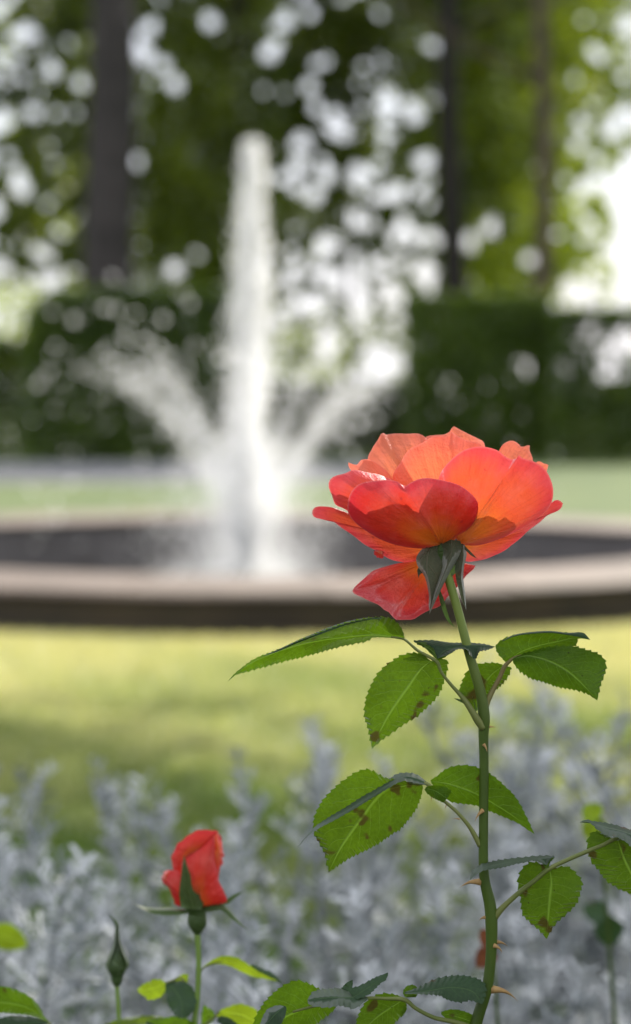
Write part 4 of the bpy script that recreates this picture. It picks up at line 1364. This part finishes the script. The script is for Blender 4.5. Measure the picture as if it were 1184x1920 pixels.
leaflet(fr, 'leaflet', z5((1330, 350), (1240, 315), (1130, 270), (1030, 247), (945, 222), (850, 213)), z5((1330, 330), (1250, 285), (1184, 262), (1110, 240), (1030, 220), (940, 206), (892, 197), (850, 213)),
        z5((1330, 430), (1250, 395), (1184, 365), (1130, 320), (1085, 306), (1030, 298), (980, 268), (940, 234), (900, 211), (850, 213)), LEAF_TOP, L, d=(-30, -40), ea=26, eb=-20, teeth=12, amp=2.6, wave=1)
# bottom leaf
L = leaf(z7((1000, 425, 0, 6), (950, 400, -4, 5), (890, 383, -8, 4.6), (820, 368, -12, 4.0), (745, 330, -14, 3.8), (700, 295, -15, 4.2), (620, 290, -16, 3.2), (545, 288, -17, 3.0), (430, 300, -15, 2.2), (310, 326, -12, 2.6), (240, 345, -10, 2.4)), rose, fr, n=50)
leaflet(fr, 'leaflet', z7((400, 302), (310, 326), (220, 360), (150, 400), (85, 462)), z7((402, 296), (350, 256), (300, 229), (255, 218), (200, 240), (140, 290), (97, 350), (80, 400), (85, 462)),
        z7((420, 322), (400, 344), (350, 380), (300, 418), (200, 458), (85, 462)), LEAF_CLEAN, L, d=(-8, 10), ea=-14, eb=12, teeth=12, amp=4, fold=4)
leaflet(fr, 'leaflet', z7((212, 322), (175, 348), (140, 385), (100, 430)), z7((205, 320), (170, 320), (132, 340), (108, 390), (100, 430)), z7((214, 330), (207, 362), (180, 402), (100, 430)), LEAF_TOP, L, d=(-40, -50), ea=16, eb=-8, amp=1.5, teeth=10)
leaflet(fr, 'leaflet', z7((548, 286), (480, 285), (400, 286), (300, 296)), z7((540, 280), (480, 262), (462, 250), (400, 250), (330, 261), (300, 296)), z7((545, 296), (520, 312), (492, 330), (440, 318), (380, 325), (315, 316), (300, 296)),
        LEAF_TOP, L, d=(-20, -46), ea=30, eb=-24, teeth=11, amp=3, wave=1.5)
leaflet(fr, 'leaflet', z7((488, 285), (530, 258), (580, 225), (632, 183)), z7((464, 252), (520, 236), (580, 204), (632, 183)), z7((500, 293), (552, 272), (592, 234), (624, 208), (632, 183)), LEAF_TOP, L, d=(-26, -6), ea=10, eb=-8, teeth=10, amp=2.4)
leaflet(fr, 'leaflet', z7((470, 262), (475, 240), (486, 213)), z7((440, 250), (460, 226), (486, 213)), z7((482, 258), (486, 236), (486, 213)), LEAF_TOP, L, d=(-8, 4), amp=0.6, teeth=8)
leaflet(fr, 'leaflet', z7((697, 292), (640, 330), (580, 372), (515, 440)), z7((690, 284), (640, 272), (592, 275), (542, 305), (508, 370), (502, 410), (515, 440)), z7((706, 302), (696, 345), (660, 386), (620, 425), (515, 440)),
        LEAF_UNDER, L, d=(-8, 14), ea=-8, eb=10, teeth=12, amp=3.6)['label'] = 'leaflet with a yellow brown blotch'
leaflet(fr, 'leaflet', z7((700, 267), (800, 258), (900, 244), (980, 262), (1018, 313)), z7((700, 263), (760, 244), (830, 211), (920, 196), (980, 205), (1018, 221), (1032, 246), (1028, 290), (1018, 313)),
        z7((700, 271), (770, 271), (840, 275), (880, 294), (930, 304), (970, 295), (1018, 313)), LEAF_TOP, L, d=(-20, -36), ea=24, eb=-18, teeth=11, amp=3.2, wave=1.2)
leaflet(fr, 'leaflet', z7((702, 285), (720, 262), (735, 235)), z7((692, 268), (705, 242), (735, 232)), z7((745, 285), (755, 255), (735, 232)), LEAF_CLEAN, L, d=(-8, 4), amp=1.5, teeth=9)
leaflet(fr, 'leaflet', z7((850, 350), (915, 365), (985, 388)), z7((850, 344), (900, 335), (950, 345), (986, 364), (985, 388)), z7((850, 355), (900, 395), (950, 410), (985, 388)), LEAF_CLEAN, L, d=(-4, 6), amp=1.5, teeth=10)
leaflet(fr, 'leaflet', z7((690, 310), (700, 335), (690, 365)), z7((680, 312), (684, 340), (690, 365)), z7((705, 305), (708, 335), (690, 365)), LEAF_CLEAN, L, d=(4, 6), amp=1)

# ---------------------------------------------------------------- the red bud
fb = Frame(1.0)
fx = U(365, 2000, 1.0)
foot = np.array([fx[0] - 0.01, fx[1] + 0.02, 0.03])
bud = thing('rose_plant', 'rose stem carrying the half opened red bud', 'rose', tuple(foot), 'rose canes in the bed')
(e,) = z6((640, 1480))
last = fb.pt(np.array([e[0], e[1], 0.0]))
bstem = stalk(fb, z6((664, 800, 0, 6.0), (670, 900, 0, 5.6), (672, 1020, 0, 5.4), (665, 1200, 0, 5.5), (650, 1330, 0, 5.8), (640, 1480, 0, 6.2)), 'stem', STEM_NEW, bud, n=40, sides=12,
              extra=[tuple(last) + (6.2 * fb.s,), tuple((last + foot) / 2 + np.array([0.01, 0, 0])) + (7 * fb.s,), tuple(foot) + (9 * fb.s,)])
q = np.array(z6((664, 808, 0, 5.5), (664, 780, 0, 12), (663, 745, 0, 17.5), (662, 705, 0, 18.5), (662, 670, 0, 17), (655, 640, 0, 20), (650, 615, 0, 22), (648, 590, 0, 16)), float)
v, f, uv = tube_geo(fb.pt(spline(q, 22)[:, :3]), spline(q, 22)[:, 3] * fb.s, 18)
bloom = mesh_obj('bud', v, f, SEPAL_GREEN, bud, uv=uv)
bloom['label'] = 'half opened red bud with spreading green sepals'


def B_(base, rim, dep, mat, seed, **k):
    r2 = z6(*rim)
    ds = np.interp(np.linspace(0, 1, len(r2)), np.linspace(0, 1, len(dep)), dep)
    (b,) = z6(base[:2])
    petal(fb, (b[0], b[1], base[2]), [(x, y, d_) for (x, y), d_ in zip(r2, ds)], mat, bloom, seed=seed, nu=48, nv=20, **k)


PETAL_BUD = petal_mat('bud petal red', (0.80, 0.16, 0.02), (0.70, 0.038, 0.022), (0.68, 0.028, 0.034), trans=0.42)
B_((660, 630, 10), [(560, 620), (500, 560), (505, 420), (500, 330), (520, 250), (575, 185), (640, 148), (700, 130), (790, 132), (822, 210), (820, 330), (800, 440), (800, 560), (720, 625)], [10, 14, 22, 26, 22, 14, 10], PETAL_BUD, 41, bulge=24, p=0.8, wob=1)
B_((660, 630, -6), [(640, 630), (585, 560), (560, 430), (568, 300), (620, 235), (690, 185), (768, 150), (776, 260), (778, 350), (795, 410), (815, 480), (840, 540), (858, 580), (845, 602), (780, 612), (700, 628)], [-8, -22, -26, -22, -18, -10, -4], PETAL_BUD, 42, bulge=-30, p=0.7, wob=1.2, curl=5)
B_((660, 630, 0), [(600, 640), (530, 620), (505, 570), (486, 520), (470, 492), (440, 472), (434, 436), (455, 396), (500, 388), (545, 400), (575, 470), (640, 620)], [0, -4, -10, -16, -14, -12, -4], PETAL_BUD, 43, bulge=-18, p=0.8, wob=1, curl=6)
# rolled lip over the top and the rolled right margin
B_((610, 300, -20), [(512, 385), (495, 330), (500, 290), (520, 245), (565, 190), (625, 150), (672, 126), (735, 128), (790, 131), (772, 165), (700, 195), (640, 228), (592, 275), (570, 330), (548, 390)], [-10, -22, -26, -26, -20, -18, -22, -20], PETAL_BUD, 44, bulge=-16, p=1, wob=0.8)
B_((788, 260, -14), [(768, 150), (792, 130), (806, 180), (830, 235), (832, 320), (815, 365), (793, 388), (775, 345), (766, 250)], [-20, -8, 4, 4, -6, -20], PETAL_CORAL, 45, bulge=-12, p=1, wob=0.6)
B_((460, 440, -14), [(500, 388), (456, 394), (434, 430), (440, 468), (470, 492), (480, 455), (520, 420)], [-16, -8, -4, -8, -16], PETAL_CORAL, 46, bulge=-8, p=1, wob=0.5)
leaflet(fb, 'sepal', z6((640, 645), (615, 540), (590, 420), (577, 288)), z6((555, 632), (545, 540), (560, 400), (577, 288)), z6((690, 645), (702, 595), (670, 500), (612, 400), (577, 288)), SEPAL_GREEN, bloom, d=(-34, -60), ea=12, eb=12, amp=0, wave=0.6)
leaflet(fb, 'sepal', z6((605, 658), (500, 652), (400, 650), (320, 638), (243, 605)), z6((600, 645), (500, 630), (400, 632), (320, 626), (243, 605)), z6((605, 672), (500, 684), (420, 682), (340, 660), (243, 605)), SEPAL_GREEN, bloom, d=(-6, -20), ea=20, eb=-6, amp=0, wave=0.6)
leaflet(fb, 'sepal', z6((690, 640), (770, 625), (840, 640), (910, 705), (995, 782)), z6((690, 622), (760, 603), (825, 610), (880, 650), (930, 712), (995, 782)), z6((700, 664), (770, 655), (820, 652), (870, 692), (930, 738), (995, 782)), SEPAL_GREEN, bloom, d=(-10, -30), ea=14, eb=-4, amp=0, wave=0.6)
leaflet(fb, 'sepal', z6((820, 612), (860, 595), (910, 555), (968, 527)), z6((820, 602), (855, 580), (905, 545), (968, 527)), z6((820, 620), (865, 606), (915, 566), (968, 527)), SEPAL_GREEN, bloom, d=(10, 24), amp=0, wave=0.3)
leaflet(fb, 'sepal', z6((650, 640), (640, 600), (620, 560)), z6((600, 640), (600, 590), (620, 560)), z6((690, 630), (670, 590), (620, 560)), SEPAL_GREEN, bloom, d=(20, 30), amp=0, wave=0.3)

# leaves of the bud stem
L = leaf(z6((660, 1250, 0, 3), (680, 1130, 4, 2.4), (690, 1040, 6, 2.0), (760, 1000, 8, 1.6), (830, 985, 8, 1.2)), bud, fb, n=20)
leaflet(fb, 'leaflet', z6((700, 1022), (800, 985), (880, 985), (980, 1030), (1080, 1082), (1190, 1112)), z6((700, 1018), (780, 965), (850, 949), (930, 964), (1000, 1010), (1060, 1050), (1130, 1085), (1190, 1112)), z6((705, 1026), (790, 1000), (870, 1012), (960, 1055), (1050, 1088), (1190, 1112)),
        LEAF_YOUNG, L, d=(8, 20), ea=-6, eb=8, teeth=14, amp=1.2)
leaflet(fb, 'leaflet', z6((1010, 1010), (1080, 1050), (1150, 1085), (1230, 1130)), z6((1020, 1000), (1090, 1030), (1160, 1062), (1230, 1130)), z6((1020, 1030), (1080, 1072), (1150, 1110), (1230, 1130)), LEAF_TOP, L, d=(24, 30), ea=8, amp=1, wave=0.5)
L = leaf(z6((655, 1330, 0, 3), (600, 1180, 8, 2.2), (560, 1090, 10, 2.0), (500, 1110, 12, 1.8), (455, 1125, 12, 1.4)), bud, fb, n=20)
leaflet(fb, 'leaflet', z6((455, 1125), (400, 1150), (340, 1165), (272, 1180)), z6((450, 1115), (392, 1104), (330, 1126), (285, 1155), (272, 1180)), z6((455, 1150), (444, 1192), (400, 1222), (350, 1232), (312, 1205), (272, 1180)), LEAF_YOUNG, L, d=(12, 20), ea=-6, eb=4, teeth=11, amp=3)
leaflet(fb, 'leaflet', z6((470, 1120), (520, 1180), (560, 1250), (560, 1355)), z6((455, 1122), (458, 1190), (475, 1265), (515, 1330), (560, 1355)), z6((490, 1112), (570, 1114), (632, 1160), (652, 1250), (620, 1330), (560, 1355)), LEAF_TOP, L, d=(16, -30), ea=-2, eb=4, teeth=11, amp=2.5)
leaflet(fb, 'leaflet', z6((600, 1110), (555, 1095), (490, 1112)), z6((605, 1070), (560, 1070), (490, 1112)), z6((605, 1120), (560, 1118), (490, 1112)), LEAF_YOUNG, L, d=(14, 16), amp=1)
L = leaf(z6((645, 1420, 0, 3), (700, 1400, -4, 2.6), (760, 1360, -6, 2.6), (810, 1310, -6, 2.0)), bud, fb, n=16)
leaflet(fb, 'leaflet', z6((800, 1320), (880, 1320), (970, 1340), (1060, 1395)), z6((800, 1310), (860, 1285), (930, 1264), (1000, 1280), (1050, 1310), (1060, 1395)), z6((790, 1340), (840, 1380), (940, 1410), (1060, 1395)), LEAF_YOUNG, L, d=(-4, 6), ea=-8, eb=6, teeth=11, amp=2.5)
leaflet(fb, 'leaflet', z6((780, 1350), (740, 1330), (700, 1360), (690, 1420)), z6((770, 1310), (735, 1290), (708, 1275), (692, 1340), (690, 1420)), z6((770, 1370), (730, 1400), (690, 1420)), LEAF_CLEAN, L, d=(-6, 6), teeth=11, amp=2)
leaflet(fb, 'leaflet', z6((800, 1360), (860, 1380), (930, 1430)), z6((790, 1350), (850, 1345), (930, 1400), (930, 1430)), z6((790, 1370), (850, 1420), (930, 1430)), LEAF_TOP, L, d=(-16, -26), ea=8, teeth=11, amp=2)
leaflet(fb, 'leaflet', z6((655, 1400), (560, 1365), (460, 1370), (330, 1370)), z6((655, 1390), (560, 1345), (470, 1350), (330, 1370)), z6((655, 1420), (560, 1420), (450, 1420), (330, 1370)), LEAF_CLEAN, L, d=(-10, -20), teeth=11, amp=2)

# ---------------------------------------------------------------- the closed green bud
fg = Frame(1.02)
gx = U(222, 2000, 1.02)
foot = np.array([gx[0], gx[1] + 0.02, 0.03])
gb = thing('rose_plant', 'slim rose stem with a closed pointed green bud', 'rose', tuple(foot), 'rose canes in the bed')
(e,) = z6((155, 1480))
last = fg.pt(np.array([e[0], e[1], 0.0]))
gst = stalk(fg, z6((138, 1130, 0, 4.6), (142, 1200, 0, 4.3), (150, 1330, 0, 4.6), (155, 1480, 0, 5)), 'stem', STEM_NEW, gb, n=24, sides=10,
            extra=[tuple(last) + (5 * fg.s,), tuple((last + foot) / 2 + np.array([0.006, 0, 0])) + (6 * fg.s,), tuple(foot) + (8 * fg.s,)])
q = np.array(z6((138, 1145, 0, 4.6), (138, 1125, 0, 8.5), (138, 1100, 0, 10.5), (138, 1078, 0, 11.5), (138, 1060, 0, 15), (138, 1030, 0, 19), (139, 1000, 0, 19.5), (140, 960, 0, 17), (141, 920, 0, 13), (140, 880, 0, 8.5), (139, 840, 0, 5.4), (138, 790, 0, 4.2), (138, 750, 0, 3.6), (122, 718, 0, 2.6), (90, 678, 0, 0.6)), float)
qs = spline(q, 40)
v, f, uv = tube_geo(fg.pt(qs[:, :3]), qs[:, 3] * fg.s, 18)
gbud = mesh_obj('bud', v, f, BUD_GREEN, gb, uv=uv)
for k, (x0_, x1_, x2_) in enumerate(((100, 92, 125), (150, 160, 146), (188, 200, 158))):
    leaflet(fg, 'sepal', z6((138 + (x0_ - 138) * 0.5, 1080), (x1_, 1000), (x2_, 880), (138, 760)), z6((138 + (x0_ - 138) * 0.7 - 8, 1075), (x1_ - 26, 1005), (x2_ - 9, 880), (138, 760)), z6((138 + (x0_ - 138) * 0.5 + 10, 1075), (x1_ + 18, 1000), (x2_ + 8, 885), (138, 760)),
            SEPAL_GREEN, gbud, d=(-14 if k == 1 else -6, -5), ea=3, eb=3, fold=12, amp=0, wave=0.3)
L = leaf(z6((152, 1400, 0, 3), (120, 1395, -2, 2.4), (60, 1392, -6, 2)), gb, fg, n=10)
leaflet(fg, 'leaflet', z6((480, 1395), (400, 1368), (280, 1370), (150, 1385), (20, 1420)), z6((480, 1385), (440, 1346), (320, 1339), (200, 1350), (100, 1378), (20, 1420)), z6((480, 1400), (400, 1392), (280, 1400), (150, 1420), (20, 1420)), LEAF_YOUNG, L, d=(10, -10), ea=8, eb=-8, teeth=14, amp=1.5)
leaflet(fg, 'leaflet', z6((330, 1380), (400, 1375), (470, 1385), (520, 1410)), z6((330, 1370), (400, 1358), (470, 1362), (520, 1410)), z6((330, 1395), (400, 1410), (470, 1420), (520, 1410)), LEAF_TOP, L, d=(-6, -20), ea=8, eb=-6, teeth=11, amp=2)

# ---------------------------------------------------------------- leaf shoots that reach in from the sides
fl = Frame(0.97)
foot = np.array([U(-60, 2000, 0.97)[0], U(-60, 2000, 0.97)[1], 0.03])
sh = thing('rose_shoot', 'flowerless rose shoot with a broad green leaf left of the green bud', 'rose', tuple(foot), 'rose canes in the bed')
p_ = fl.pt(np.array([-40, 1960, 0.0]))
v, f, uv = tube_geo(spline(np.array([foot, (foot + p_) / 2 + [0.01, 0, 0], p_]), 14), np.linspace(0.0022, 0.0014, 14), 9)
mesh_obj('stem', v, f, STEM, sh, uv=uv + [0, 1])
L = leaf(z8((-108, 700, 0, 3), (20, 640, 0, 2.6), (160, 590, 0, 2.4), (260, 590, -2, 2.0)), sh, fl, n=16)
leaflet(fl, 'leaflet', z8((255, 588), (160, 520), (60, 490), (-80, 480)), z8((245, 575), (220, 548), (195, 500), (150, 455), (80, 420), (0, 404), (-80, 440), (-80, 480)), z8((240, 582), (180, 555), (100, 541), (0, 532), (-60, 520), (-80, 480)), LEAF_CLEAN, L, d=(0, -10), ea=-12, eb=8, teeth=13, amp=1.6)
leaflet(fl, 'leaflet', z8((240, 585), (150, 590), (60, 600), (-60, 640)), z8((240, 580), (150, 556), (50, 552), (-60, 590), (-60, 640)), z8((240, 592), (150, 640), (60, 670), (-60, 640)), LEAF_TOP, L, d=(-4, -24), ea=14, eb=-8, teeth=13, amp=1.6)


def stray(d, px, py, w_, h_, ang_, mat, label, footx, name='rose_shoot'):
    f_ = Frame(d)
    ft = np.array([U(footx, 1990, d)[0], d + 0.01, 0.03])
    root = thing(name, label, 'rose', tuple(ft), 'rose canes in the bed')
    tipp = f_.pt(np.array([px, py, 0.0]))
    pth = spline(np.array([ft, (ft * 0.5 + tipp * 0.5) + [0.015, 0.005, 0], tipp]), 18)
    v, f, uv = tube_geo(pth, np.linspace(0.0022, 0.0008, 18), 8)
    s_ = mesh_obj('stem', v, f, STEM, root, uv=uv + [0, 1])
    for k, (a_, sc_) in enumerate(((ang_, 1.0), (ang_ + 1.9, 0.8))):
        c, s = math.cos(a_), math.sin(a_)
        def tr(x, y):
            return (px + (x * c - y * s) * w_ * sc_, py + (x * s + y * c) * w_ * sc_)
        hh = h_ / w_
        leaflet(f_, 'leaflet', [tr(0, 0), tr(0.3, 0.02), tr(0.65, 0.0), tr(1, 0.05)], [tr(0, -0.03), tr(0.25, -hh * 0.9), tr(0.5, -hh), tr(0.8, -hh * 0.6), tr(1, 0.05)], [tr(0, 0.03), tr(0.25, hh * 0.9), tr(0.5, hh), tr(0.8, hh * 0.6), tr(1, 0.05)],
                mat, s_, d=(0, -30 if k else 20), ea=-14, eb=10, teeth=10, amp=3)


stray(1.28, -20, 1745, 78, 24, 0.35, LEAF_YOUNG, 'rose shoot with yellow green leaf at the edge of the silver shrubs', -30)
stray(1.28, 1125, 1535, 48, 26, 1.9, LEAF_YOUNG, 'rose shoot with a blurred yellow green leaf behind the outer right leaf', 1175)
stray(1.42, 1140, 1715, 62, 26, 1.5, LEAF_TOP, 'rose shoot with dark leaf beneath the outer right leaf', 1160)
BROWN = leaf_mat('withered brown leaf', (0.16, 0.05, 0.022), (0.26, 0.08, 0.02), (0.2, 0.08, 0.03), 0.35, 0.4, 0.6)
stray(1.16, 925, 1775, 50, 18, 2.2, BROWN, 'rose shoot with a withered brown leaf behind the thorny stem', 935)
